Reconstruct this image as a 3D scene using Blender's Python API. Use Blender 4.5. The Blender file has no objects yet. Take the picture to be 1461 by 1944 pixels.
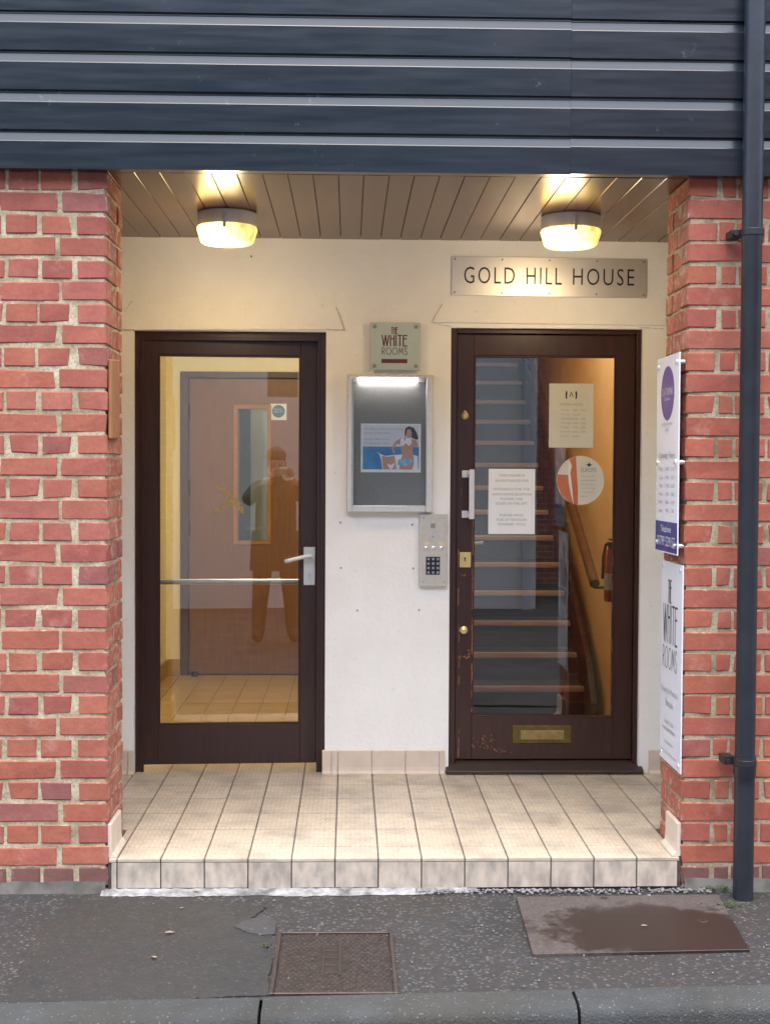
import bpy, bmesh, math, random
from mathutils import Vector, Matrix
random.seed(7)
S = bpy.context.scene
COL = S.collection
R = math.radians

# ------------------------------------------------------------------ camera
CAM = Vector((0.642, -4.5113, 1.3431)); YAW, PIT, ROLL, FPX = .0277, .0316, .0051, 2491.9
PW, PH = 1461., 1944.
fwd = Vector((math.sin(YAW)*math.cos(PIT), math.cos(YAW)*math.cos(PIT), -math.sin(PIT)))
rt0 = Vector((math.cos(YAW), -math.sin(YAW), 0)); up0 = rt0.cross(fwd)
rt = rt0*math.cos(ROLL) + up0*math.sin(ROLL); up = up0*math.cos(ROLL) - rt0*math.sin(ROLL)
cd = bpy.data.cameras.new('camera'); cam = bpy.data.objects.new('camera', cd); COL.objects.link(cam)
M = Matrix((rt, up, -fwd)).transposed().to_4x4(); M.translation = CAM; cam.matrix_world = M
cd.sensor_fit = 'VERTICAL'; cd.sensor_height = 36.; cd.lens = 36.*FPX/PH; cd.clip_start = .02; cd.clip_end = 500
S.camera = cam

# ------------------------------------------------------------------ light
SUN_EL, SUN_AZ = R(78), R(178)          # overcast: the cloud cover is one very wide soft sun
w = bpy.data.worlds.new('World'); S.world = w; w.use_nodes = True
nt = w.node_tree
sky = nt.nodes.new('ShaderNodeTexSky'); sky.sky_type = 'NISHITA'; sky.sun_disc = False
sky.sun_elevation = SUN_EL; sky.sun_rotation = SUN_AZ
sky.air_density = 1.0; sky.dust_density = 3.0; sky.ozone_density = .7
bg = nt.nodes['Background']; bg.inputs[1].default_value = .15
nt.links.new(sky.outputs[0], bg.inputs[0])
sd = bpy.data.lights.new('sun', 'SUN'); sd.energy = 1.5; sd.angle = R(112); sd.color = (.975, 1, .99)
so = bpy.data.objects.new('sun', sd); COL.objects.link(so)
sdir = Vector((math.sin(SUN_AZ)*math.cos(SUN_EL), math.cos(SUN_AZ)*math.cos(SUN_EL), math.sin(SUN_EL)))
so.rotation_euler = sdir.to_track_quat('Z', 'Y').to_euler(); so.location = (0, -6, 8)
vs = S.view_settings; S.display_settings.display_device = 'sRGB'
vs.view_transform = 'Standard'; vs.look = 'None'; vs.exposure = 1.85; vs.gamma = 1; vs.use_curve_mapping = False
S.render.engine = 'CYCLES'
S.cycles.use_denoising = True
S.cycles.max_bounces = 10; S.cycles.transparent_max_bounces = 16; S.cycles.sample_clamp_indirect = 6

# ------------------------------------------------------------------ pixel helpers (source photograph pixels -> points on real planes)
def ray(px, py):
    return fwd + rt*((px-PW/2)/FPX) - up*((py-PH/2)/FPX)
def atY(px, py, y):
    d = ray(px, py); t = (y-CAM.y)/d.y; p = CAM+d*t; return p.x, p.z
def atX(px, py, x):
    d = ray(px, py); t = (x-CAM.x)/d.x; p = CAM+d*t; return p.y, p.z
def atZ(px, py, z):
    d = ray(px, py); t = (z-CAM.z)/d.z; p = CAM+d*t; return p.x, p.y
def rectY(x0, y0, x1, y1, Y):
    a = atY(x0, y0, Y); b = atY(x1, y1, Y); return min(a[0], b[0]), max(a[0], b[0]), min(a[1], b[1]), max(a[1], b[1])

D = 1.27; JD = .31; XL = -.1816; XR = 1.8036; ZS = 2.354; ZG = -.112

# ------------------------------------------------------------------ materials
MATS = {}
class NT:
    def __init__(s, name):
        s.m = bpy.data.materials.new(name); s.m.use_nodes = True; s.t = s.m.node_tree
        s.b = s.t.nodes['Principled BSDF']; s.out = s.t.nodes['Material Output']; MATS[name] = s.m
    def n(s, typ, **kw):
        x = s.t.nodes.new('ShaderNode'+typ)
        for k, v in kw.items():
            if k.startswith('i_'):
                x.inputs[int(k[2:]) if k[2:].isdigit() else k[2:].replace('_', ' ')].default_value = v
            else: setattr(x, k, v)
        return x
    def l(s, a, b): s.t.links.new(a, b)
    def co(s, kind='Object', rnd=False, scale=(1, 1, 1)):
        tc = s.n('TexCoord'); o = tc.outputs[kind]
        if scale != (1, 1, 1):
            mp = s.n('Mapping'); mp.inputs['Scale'].default_value = scale; s.l(o, mp.inputs[0]); o = mp.outputs[0]
        if rnd:
            oi = s.n('ObjectInfo'); mu = s.n('Math', operation='MULTIPLY'); mu.inputs[1].default_value = 97.; s.l(oi.outputs['Random'], mu.inputs[0])
            ad = s.n('VectorMath', operation='ADD'); s.l(o, ad.inputs[0]); s.l(mu.outputs[0], ad.inputs[1]); o = ad.outputs[0]
        return o
    def noise(s, vec, scale, detail=4, rough=.55):
        x = s.n('TexNoise'); x.inputs['Scale'].default_value = scale; x.inputs['Detail'].default_value = detail; x.inputs['Roughness'].default_value = rough
        s.l(vec, x.inputs['Vector']); return x.outputs[0]
    def ramp(s, fac, stops):
        x = s.n('ValToRGB'); e = x.color_ramp.elements
        while len(e) < len(stops): e.new(.5)
        for k, (p, c) in enumerate(stops):
            e[k].position = p; e[k].color = tuple(c)+(1,) if not isinstance(c, (int, float)) else (c, c, c, 1)
        s.l(fac, x.inputs[0]); return x.outputs[0]
    def mix(s, fac, a, b, typ='MIX'):
        x = s.n('MixRGB', blend_type=typ)
        for i, v in zip((0, 1, 2), (fac, a, b)):
            if hasattr(v, 'links'): s.l(v, x.inputs[i])
            elif isinstance(v, (int, float)): x.inputs[i].default_value = v if i == 0 else (v, v, v, 1)
            else: x.inputs[i].default_value = tuple(v)+(1,)
        return x.outputs[0]
    def bump(s, h, strength=.3, dist=.002, prev=None):
        x = s.n('Bump'); x.inputs['Strength'].default_value = strength; x.inputs['Distance'].default_value = dist
        s.l(h, x.inputs['Height'])
        if prev is not None: s.l(prev, x.inputs['Normal'])
        return x.outputs[0]
    def fin(s, col=None, rough=None, normal=None, metal=None, spec=None):
        for v, k in ((col, 'Base Color'), (rough, 'Roughness'), (normal, 'Normal'), (metal, 'Metallic'), (spec, 'Specular IOR Level')):
            if v is None: continue
            if hasattr(v, 'links'): s.l(v, s.b.inputs[k])
            elif isinstance(v, (int, float)): s.b.inputs[k].default_value = v
            else: s.b.inputs[k].default_value = tuple(v)+(1,)
        return s.m

def simple(name, a, b=None, rough=.5, scale=40, bump=.15, metal=0, kind='Object', stretch=(1, 1, 1), bd=.001, rnd=False, spec=None):
    k = NT(name); c = k.co(kind, rnd, stretch); n = k.noise(c, scale, 5)
    if b is None: b = tuple(x*.8 for x in a)
    col = k.mix(k.ramp(n, [(.35, 0.), (.68, 1.)]), a, b)
    return k.fin(col, rough, k.bump(n, bump, bd) if bump else None, metal, spec)

def emit(name, colr, st):
    k = NT(name); k.fin((.8, .8, .8), .5)
    k.b.inputs['Emission Color'].default_value = tuple(colr)+(1,); k.b.inputs['Emission Strength'].default_value = st
    return k.m

def mat_glass(name, tint=(.96, .98, .97), rough=0.0, ior=1.5):
    k = NT(name); k.t.nodes.remove(k.b)
    g = k.n('BsdfGlossy'); g.inputs['Roughness'].default_value = rough
    t = k.n('BsdfTransparent'); t.inputs[0].default_value = tuple(tint)+(1,)
    f = k.n('Fresnel'); f.inputs[0].default_value = ior
    c = k.co('Object'); nn = k.noise(c, 3.0, 1); bm_ = k.bump(nn, .02, .004); k.l(bm_, g.inputs['Normal'])
    mx = k.n('MixShader'); k.l(f.outputs[0], mx.inputs[0]); k.l(t.outputs[0], mx.inputs[1]); k.l(g.outputs[0], mx.inputs[2])
    k.l(mx.outputs[0], k.out.inputs[0]); return k.m

def mat_brick():
    k = NT('brick'); c = k.co('Object', True)
    oi = k.n('ObjectInfo')
    n1 = k.noise(c, 14, 4); n2 = k.noise(c, 70, 5, .65); n3 = k.noise(c, 9, 6, .7); n4 = k.noise(c, 220, 3)
    col = k.mix(k.ramp(n1, [(.3, 0.), (.7, 1.)]), oi.outputs['Color'], k.mix(1., oi.outputs['Color'], (.80, .74, .78), 'MULTIPLY'))
    col = k.mix(k.ramp(n2, [(.3, .3), (.55, 0.)]), col, (.22, .065, .05))
    col = k.mix(k.ramp(n3, [(.58, 0.), (.72, .5)]), col, (.50, .30, .25))      # pale lime bloom
    col = k.mix(k.ramp(n4, [(.68, 0.), (.75, .6)]), col, (.55, .42, .34))
    tc = k.n('TexCoord'); sp = k.n('SeparateXYZ'); k.l(tc.outputs['Generated'], sp.inputs[0])
    def edge(o, m):
        a = k.n('Math', operation='SUBTRACT'); k.l(o, a.inputs[0]); a.inputs[1].default_value = .5
        b = k.n('Math', operation='ABSOLUTE'); k.l(a.outputs[0], b.inputs[0])
        d = k.n('Math', operation='SUBTRACT'); d.inputs[0].default_value = .5; k.l(b.outputs[0], d.inputs[1])
        e = k.n('Math', operation='MULTIPLY'); k.l(d.outputs[0], e.inputs[0]); e.inputs[1].default_value = m; return e.outputs[0]
    mn = k.n('Math', operation='MINIMUM'); k.l(edge(sp.outputs[0], 2.2), mn.inputs[0]); k.l(edge(sp.outputs[2], 1.), mn.inputs[1])
    n6 = k.noise(c, 34, 5, .65); mm = k.n('Math', operation='MULTIPLY_ADD'); k.l(n6, mm.inputs[0]); mm.inputs[1].default_value = .62; k.l(mn.outputs[0], mm.inputs[2])
    col = k.mix(k.ramp(mm.outputs[0], [(.24, .7), (.33, 0.)]), col, (.46, .37, .28))     # mortar smeared over worn arrises
    nb = k.bump(n2, .4, .003); nb = k.bump(n1, .4, .008, nb)
    return k.fin(col, .85, nb, spec=.25)
def mat_mortar(name='mortar', f=1.):
    k = NT(name); c = k.co('Object'); n1 = k.noise(c, 12, 5); n2 = k.noise(c, 120, 4, .7)
    col = k.ramp(n1, [(.3, (.30*f, .235*f, .15*f)), (.5, (.52*f, .43*f, .285*f)), (.68, (.66*f, .575*f, .42*f))])
    col = k.mix(k.ramp(n2, [(.35, .55), (.55, 0.)]), col, (.17, .13, .09))
    return k.fin(col, .95, k.bump(n2, .6, .004), spec=.15)
def mat_brickfar():
    k = NT('far_brickwork'); c = k.co('Object', scale=(1, 1, 1)); mp = k.n('Mapping'); mp.inputs['Rotation'].default_value = (R(90), 0, 0); k.l(c, mp.inputs[0])
    b = k.n('TexBrick'); b.inputs['Scale'].default_value = 1.; b.inputs['Mortar Size'].default_value = .006
    b.inputs['Brick Width'].default_value = .225; b.inputs['Row Height'].default_value = .075
    b.inputs['Color1'].default_value = (.36, .085, .06, 1); b.inputs['Color2'].default_value = (.30, .07, .06, 1); b.inputs['Mortar'].default_value = (.42, .34, .24, 1)
    k.l(mp.outputs[0], b.inputs['Vector']); return k.fin(b.outputs[0], .85)
def mat_clad():
    k = NT('painted_boards'); c = k.co('Object', True, (1, 1, 1)); cs = k.co('Object', True, (3, 40, 40))
    n1 = k.noise(cs, 1.2, 4); n2 = k.noise(c, 9, 7, .72); n3 = k.noise(c, 30, 6, .7)
    col = k.mix(k.ramp(n1, [(.3, 0.), (.7, 1.)]), (.015, .022, .030), (.021, .028, .037))
    msk = k.mix(1., k.ramp(n2, [(.60, 0.), (.73, 1.)]), k.ramp(n3, [(.52, 0.), (.64, .8)]), 'MULTIPLY')
    col = k.mix(msk, col, (.14, .15, .19))
    rough = k.ramp(n1, [(.3, .17), (.7, .27)])
    return k.fin(col, rough, k.bump(n1, .03, .002), spec=.55)
def mat_render():
    k = NT('painted_render'); c = k.co('Object'); n1 = k.noise(c, 60, 6, .7); n2 = k.noise(c, 4, 5, .6); n3 = k.noise(c, 34, 6, .72)
    col = k.mix(k.ramp(n2, [(.35, 0.), (.75, 1.)]), (.89, .885, .86), (.83, .815, .775))
    col = k.mix(k.ramp(n3, [(.62, 0.), (.74, .5)]), col, (.48, .44, .37))
    nb = k.bump(n1, .5, .004); nb = k.bump(k.noise(c, 9, 4), .5, .012, nb)
    return k.fin(col, .75, nb, spec=.3)
def mat_tile():
    k = NT('tile'); c = k.co('Object'); cr = k.co('Object', True)
    sx = k.n('SeparateXYZ'); k.l(c, sx.inputs[0])
    ax = k.n('Math', operation='ABSOLUTE'); k.l(sx.outputs[0], ax.inputs[0])
    ay = k.n('Math', operation='ABSOLUTE'); k.l(sx.outputs[1], ay.inputs[0])
    # groups of short ridges across the tile
    a = k.n('Math', operation='MULTIPLY'); k.l(sx.outputs[0], a.inputs[0]); a.inputs[1].default_value = 360.
    s1 = k.n('Math', operation='SINE'); k.l(a.outputs[0], s1.inputs[0])
    b = k.n('Math', operation='MULTIPLY'); k.l(sx.outputs[1], b.inputs[0]); b.inputs[1].default_value = 110.
    s2 = k.n('Math', operation='SINE'); k.l(b.outputs[0], s2.inputs[0])
    s2b = k.n('Math', operation='GREATER_THAN'); k.l(s2.outputs[0], s2b.inputs[0]); s2b.inputs[1].default_value = -.2
    g = k.n('Math', operation='MULTIPLY'); k.l(s1.outputs[0], g.inputs[0]); k.l(s2b.outputs[0], g.inputs[1])
    n1 = k.noise(cr, 8, 5); n2 = k.noise(cr, 45, 6, .7)
    oi = k.n('ObjectInfo')
    base = k.mix(k.ramp(n1, [(.3, 0.), (.7, 1.)]), (.68, .585, .455), (.60, .51, .39))
    base = k.mix(oi.outputs['Random'], base, k.mix(1., base, (.90, .88, .86), 'MULTIPLY'))
    base = k.mix(k.ramp(n2, [(.50, 0.), (.75, .65)]), base, (.26, .21, .17))
    base = k.mix(k.ramp(g.outputs[0], [(.3, .30), (.6, 0.)]), base, (.36, .29, .22))
    geo = k.n('NewGeometry'); sp = k.n('SeparateXYZ'); k.l(geo.outputs['Position'], sp.inputs[0])
    n5 = k.noise(geo.outputs['Position'], 5, 5)
    base = k.mix(k.ramp(n5, [(.46, 0.), (.70, .62)]), base, (.25, .215, .18))
    ed = k.n('Math', operation='MAXIMUM'); e1 = k.n('Math', operation='MULTIPLY'); k.l(ax.outputs[0], e1.inputs[0]); e1.inputs[1].default_value = 1.54; k.l(e1.outputs[0], ed.inputs[0]); ey = k.n('Math', operation='MULTIPLY'); k.l(ay.outputs[0], ey.inputs[0]); ey.inputs[1].default_value = .995; k.l(ey.outputs[0], ed.inputs[1])
    eg = k.n('Math', operation='MULTIPLY_ADD'); k.l(n2, eg.inputs[0]); eg.inputs[1].default_value = .03; k.l(ed.outputs[0], eg.inputs[2])
    base = k.mix(k.ramp(eg.outputs[0], [(.122, 0.), (.131, .45)]), base, (.20, .165, .135))
    nb = k.bump(g.outputs[0], .45, .0012); nb = k.bump(n2, .2, .001, nb)
    return k.fin(base, k.ramp(n1, [(.3, .35), (.7, .55)]), nb, spec=.4)
def mat_asphalt(name, base, specks, sc=110, bstr=.8, wet=.5):
    k = NT(name); c = k.co('Object')
    v = k.n('TexVoronoi'); v.inputs['Scale'].default_value = sc; k.l(c, v.inputs[0])
    rv = k.n('SeparateColor'); k.l(v.outputs['Color'], rv.inputs[0])
    n1 = k.noise(c, 3.5, 6, .65); n2 = k.noise(c, 200, 4, .7)
    n0 = k.noise(c, 1.7, 5, .6)
    col = k.mix(k.ramp(n1, [(.3, 0.), (.7, 1.)]), base, tuple(x*.55 for x in base))
    col = k.mix(k.ramp(n0, [(.45, 0.), (.65, .7)]), col, (base[0]*.95, base[1]*.82, base[2]*.66))
    for lo, cc, ch in specks:
        sp = k.ramp(rv.outputs[ch], [(lo, 0.), (lo+.03, .8)])
        edge = k.ramp(v.outputs['Distance'], [(.30, 1.), (.5, 0.)])
        col = k.mix(k.mix(1., sp, edge, 'MULTIPLY'), col, cc)
    nb = k.bump(v.outputs['Distance'], bstr, .004); nb = k.bump(n2, .4, .002, nb)
    return k.fin(col, k.ramp(n1, [(.35, wet), (.65, .9)]), nb, spec=.4)
def mat_wood(name, a, b, rough=.4, axis=(40, 3, 40), sc=1.5, wear=None, wl=.66, spec=.5):
    k = NT(name); c = k.co('Object', True, axis); cc = k.co('Object', True)
    n1 = k.noise(c, sc, 6, .6); n2 = k.noise(cc, 9, 5)
    col = k.mix(k.ramp(n1, [(.3, 0.), (.7, 1.)]), a, b)
    col = k.mix(k.ramp(n2, [(.55, 0.), (.8, .5)]), col, tuple(x*.45 for x in a))
    if wear:
        n3 = k.noise(cc, 26, 7, .72); col = k.mix(k.ramp(n3, [(wl, 0.), (wl+.03, 1.)]), col, wear)
    return k.fin(col, rough, k.bump(n1, .12, .001), spec=spec)
def mat_lens():
    k = NT('lit_lens'); tc = k.n('TexCoord')
    d = k.n('VectorMath', operation='DISTANCE'); k.l(tc.outputs['Object'], d.inputs[0]); d.inputs[1].default_value = (-.03, -.02, -.095)
    wv = k.n('TexNoise'); wv.inputs['Scale'].default_value = 60; k.l(k.co('Object', scale=(1, 1, .05)), wv.inputs[0])
    e = k.ramp(d.outputs['Value'], [(.045, 1.), (.080, .14), (.125, .020)])  # painted glow: emission fades outwards from an assumed bulb point
    e2 = k.mix(1., e, k.ramp(wv.outputs[0], [(.35, .55), (.6, 1.)]), 'MULTIPLY')
    m = k.n('Math', operation='MULTIPLY'); k.l(e2, m.inputs[0]); m.inputs[1].default_value = LENS
    k.fin((.16, .13, .08), .25, spec=.4)
    k.b.inputs['Emission Color'].default_value = (1, .62, .17, 1); k.l(m.outputs[0], k.b.inputs['Emission Strength']); return k.m
LENS = 24.
def mat_rust(name='rusty_plate'):
    k = NT(name); c = k.co('Object'); n1 = k.noise(c, 7, 8, .72); n2 = k.noise(c, 90, 5, .7)
    tc = k.n('TexCoord'); gr = k.n('TexGradient', gradient_type='SPHERICAL'); mp = k.n('Mapping')
    mp.inputs['Scale'].default_value = (1.75, 2.7, 1); mp.inputs['Location'].default_value = (-.16, .22, 0); k.l(tc.outputs['Object'], mp.inputs[0]); k.l(mp.outputs[0], gr.inputs[0])
    ad = k.n('Math', operation='ADD'); k.l(gr.outputs[1], ad.inputs[0]); k.l(n1, ad.inputs[1])
    md = k.n('Math', operation='MULTIPLY'); k.l(n1, md.inputs[0]); md.inputs[1].default_value = 1.1; k.l(md.outputs[0], ad.inputs[1])
    wet = k.ramp(ad.outputs[0], [(.83, 0.), (.92, .7), (1., 1.)])
    dry = k.mix(k.ramp(n2, [(.35, 0.), (.65, 1.)]), (.095, .078, .070), (.052, .042, .038))
    wc = k.mix(k.ramp(n2, [(.35, 0.), (.65, 1.)]), (.032, .019, .015), (.020, .013, .011))
    return k.fin(k.mix(wet, dry, wc), k.mix(wet, .8, .45), k.bump(n2, .4, .002), spec=.4)

mat_brick(); mat_mortar(); mat_mortar('old_mortar', .84); mat_brickfar(); mat_clad(); mat_render(); mat_tile(); mat_lens(); mat_rust()
mat_asphalt('pavement_asphalt', (.042, .042, .043), [(.88, (.145, .138, .13), 0), (.76, (.10, .072, .062), 1), (.88, (.085, .094, .10), 2)], 78)
mat_asphalt('patch_asphalt', (.041, .041, .040), [(.94, (.13, .125, .12), 0), (.90, (.085, .075, .068), 1)], 130, .6, .42)
mat_asphalt('road_asphalt', (.06, .06, .062), [(.9, (.2, .19, .18), 0)], 70)
mat_asphalt('kerb_stone', (.056, .060, .060), [(.88, (.13, .135, .135), 0), (.80, (.034, .037, .037), 1)], 150, .5, .7)
simple('cement', (.13, .125, .11), (.055, .055, .045), .95, 14, .6, bd=.006)
simple('white_mortar', (.34, .34, .33), (.08, .08, .076), .9, 22, .6, bd=.005)
simple('grout', (.11, .095, .08), (.06, .052, .045), .95, 30, .3)
simple('cove_tile', (.68, .57, .47), (.60, .50, .40), .4, 14, .1, rnd=True)
simple('dirty_tile', (.58, .485, .39), (.33, .285, .24), .5, 26, .2, rnd=True, stretch=(1, 1, .5))
mat_wood('soffit_wood', (.135, .064, .033), (.085, .040, .022), .25, (60, 4, 60), 1.2, spec=.42)
mat_wood('dark_door_wood', (.046, .020, .018), (.030, .013, .012), .33, (50, 50, 4), 1.2, (.20, .062, .022), .735)
mat_wood('worn_door_wood', (.052, .020, .016), (.032, .013, .011), .33, (50, 50, 4), 1.2, (.24, .075, .025), .675)
mat_wood('threshold_wood', (.060, .036, .028), (.035, .022, .018), .5, (4, 50, 50), 1.2, (.16, .11, .08), .66)
mat_wood('inner_door_wood', (.225, .100, .040), (.18, .076, .029), .35, (40, 40, 3), 1.5)
mat_wood('inner_frame_wood', (.10, .042, .024), (.075, .032, .018), .4, (40, 40, 3), 1.5)
mat_wood('bead_wood', (.42, .19, .05), (.33, .14, .035), .4, (40, 40, 3), 1.5)
mat_wood('nosing_wood', (.33, .21, .13), (.25, .155, .095), .35, (3, 40, 40), 1.5)
mat_wood('rail_wood', (.115, .052, .030), (.08, .036, .02), .4, (40, 4, 4), 1.5)
mat_wood('orange_strip', (.41, .18, .075), (.27, .115, .05), .7, (40, 40, 6), 1.2)
simple('stair_carpet', (.020, .020, .024), (.012, .012, .015), .95, 250, .4)
simple('corridor_paint', (.87, .79, .54), (.85, .765, .51), .6, 20, .05)
simple('hall_paint', (.74, .53, .29), (.70, .50, .27), .6, 8, .1)
simple('pale_paint', (.64, .63, .50), (.6, .59, .46), .6, 8, .1)
simple('grey_paint', (.18, .19, .18), (.15, .16, .15), .6, 8, .1)
simple('room_shell', (.5, .45, .38), (.45, .4, .34), .8, 5, 0)
simple('corridor_tile', (.46, .30, .125), (.40, .25, .10), .3, 12, .08, rnd=True)
simple('downpipe_paint', (.016, .019, .026), (.024, .028, .036), .36, 18, .12, spec=.55)
simple('black_iron', (.012, .012, .014), (.02, .02, .02), .5, 60, .2)
simple('lamp_base', (.60, .585, .54), (.54, .525, .48), .5, 20, .1)
simple('brass', (.74, .58, .26), (.64, .48, .20), .3, 30, .1, .45)
simple('dull_brass', (.34, .255, .10), (.25, .185, .07), .4, 40, .15, .5)
mat_wood('bare_wood', (.46, .19, .07), (.30, .11, .04), .7, (40, 40, 6), 1.2)
simple('tarnished_brass', (.22, .165, .065), (.15, .115, .05), .42, 40, .15, 1.)
simple('aluminium', (.68, .69, .68), (.62, .63, .62), .4, 60, .05, .35)
simple('steel', (.62, .62, .64), (.55, .55, .57), .3, 30, .05, .8)
simple('white_metal', (.72, .72, .74), (.65, .65, .67), .3, 30, .05, .2)
simple('bright_pin', (.85, .86, .88), (.8, .8, .82), .2, 30, 0, .7)
k = NT('brushed_steel'); c = k.co('Object', scale=(2, 2, 300)); n = k.noise(c, 3, 4)
k.fin(k.mix(n, (.80, .78, .74), (.70, .68, .64)), k.ramp(n, [(.3, .34), (.7, .46)]), k.bump(n, .06, .0005), .8)
simple('intercom_metal', (.60, .585, .53), (.54, .52, .47), .42, 40, .06, .35)
simple('black_plastic', (.012, .013, .017), (.02, .02, .024), .4, 40, .05)
simple('key_metal', (.45, .47, .52), (.38, .4, .45), .35, 40, 0, .6)
simple('amber_label', (.70, .58, .40), (.66, .54, .37), .5, 40, 0)
simple('felt', (.235, .225, .215), (.19, .183, .175), .95, 160, .5)
simple('paper', (.86, .88, .88), (.83, .85, .85), .6, 15, .05)
simple('cream_paper', (.64, .635, .54), (.60, .60, .51), .6, 15, .05)
simple('sign_white', (.80, .81, .86), (.78, .79, .84), .25, 10, 0)
simple('acrylic_edge', (.75, .70, .85), (.70, .66, .80), .2, 10, 0)
simple('purple_print', (.095, .060, .30), (.085, .052, .27), .3, 10, 0)
simple('navy_print', (.028, .035, .24), (.024, .03, .20), .3, 10, 0)
simple('ink', (.030, .026, .040), (.02, .018, .03), .5, 20, 0)
simple('faint_ink', (.36, .37, .43), (.33, .34, .40), .5, 20, 0)
simple('grey_ink', (.30, .31, .32), (.27, .28, .29), .5, 20, 0)
simple('maroon_ink', (.16, .035, .055), (.13, .028, .045), .5, 20, 0)
simple('plaque_glass', (.46, .55, .50), (.44, .53, .48), .12, 6, 0)
simple('dull_stud', (.26, .28, .24), (.22, .24, .2), .4, 6, 0)
simple('crack_line', (.36, .32, .26), (.24, .21, .17), .9, 30, 0)
simple('sign_black', (.012, .012, .012), (.018, .017, .016), .4, 30, 0)
simple('sky_print', (.62, .64, .68), (.58, .6, .64), .4, 5, 0)
simple('sea_print', (.055, .26, .46), (.03, .15, .40), .4, 14, 0)
simple('blue_cloth_print', (.12, .36, .60), (.30, .5, .66), .4, 60, 0)
simple('skin_print', (.52, .30, .22), (.44, .24, .17), .4, 20, 0)
simple('hair_print', (.035, .022, .03), (.06, .04, .045), .4, 60, 0)
simple('white_print', (.78, .76, .78), (.70, .68, .72), .4, 30, 0)
simple('peach_print', (.58, .19, .09), (.50, .14, .065), .4, 14, 0)
simple('blue_sign', (.05, .16, .34), (.045, .14, .3), .4, 10, 0)
simple('extinguisher_red', (.24, .03, .028), (.19, .025, .022), .3, 20, 0)
simple('tape', (.50, .36, .12), (.36, .25, .07), .6, 90, .3)
simple('leaf_tan', (.27, .22, .15), (.18, .14, .09), .8, 30, .2)
simple('moss', (.055, .095, .022), (.035, .06, .018), .9, 30, .2, rnd=True)
simple('gravel_stone', (.26, .26, .26), (.11, .105, .105), .8, 25, .2)
simple('cast_iron', (.048, .036, .030), (.026, .020, .018), .55, 35, .5, .25, bd=.003)
simple('worn_iron', (.075, .056, .047), (.042, .033, .028), .45, 40, .3, .3)
simple('far_render', (.84, .79, .72), (.79, .74, .67), .8, 6, .1)
simple('slate', (.06, .065, .075), (.05, .05, .06), .7, 20, .2)
simple('skin', (.55, .33, .25), (.48, .28, .21), .5, 30, .05)
simple('jacket', (.045, .04, .035), (.03, .027, .024), .85, 60, .3)
simple('trousers', (.03, .033, .045), (.022, .025, .034), .85, 60, .3)
simple('shoe', (.015, .013, .012), (.01, .01, .01), .5, 60, .1)
simple('hair', (.045, .028, .018), (.03, .018, .012), .6, 80, .5)
mat_glass('window_glass', ior=1.86); mat_glass('clear_glass', (.985, .995, .99), ior=1.22)
emit('tube_light', (1., .97, .98), 5.); emit('ceiling_diffuser', (1., .86, .62), 32.); emit('hall_fill_glow', (1., .83, .60), 33.); emit('far_fill_glow', (1., 1., .84), 11.)
def mt(n): return MATS[n]

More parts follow.
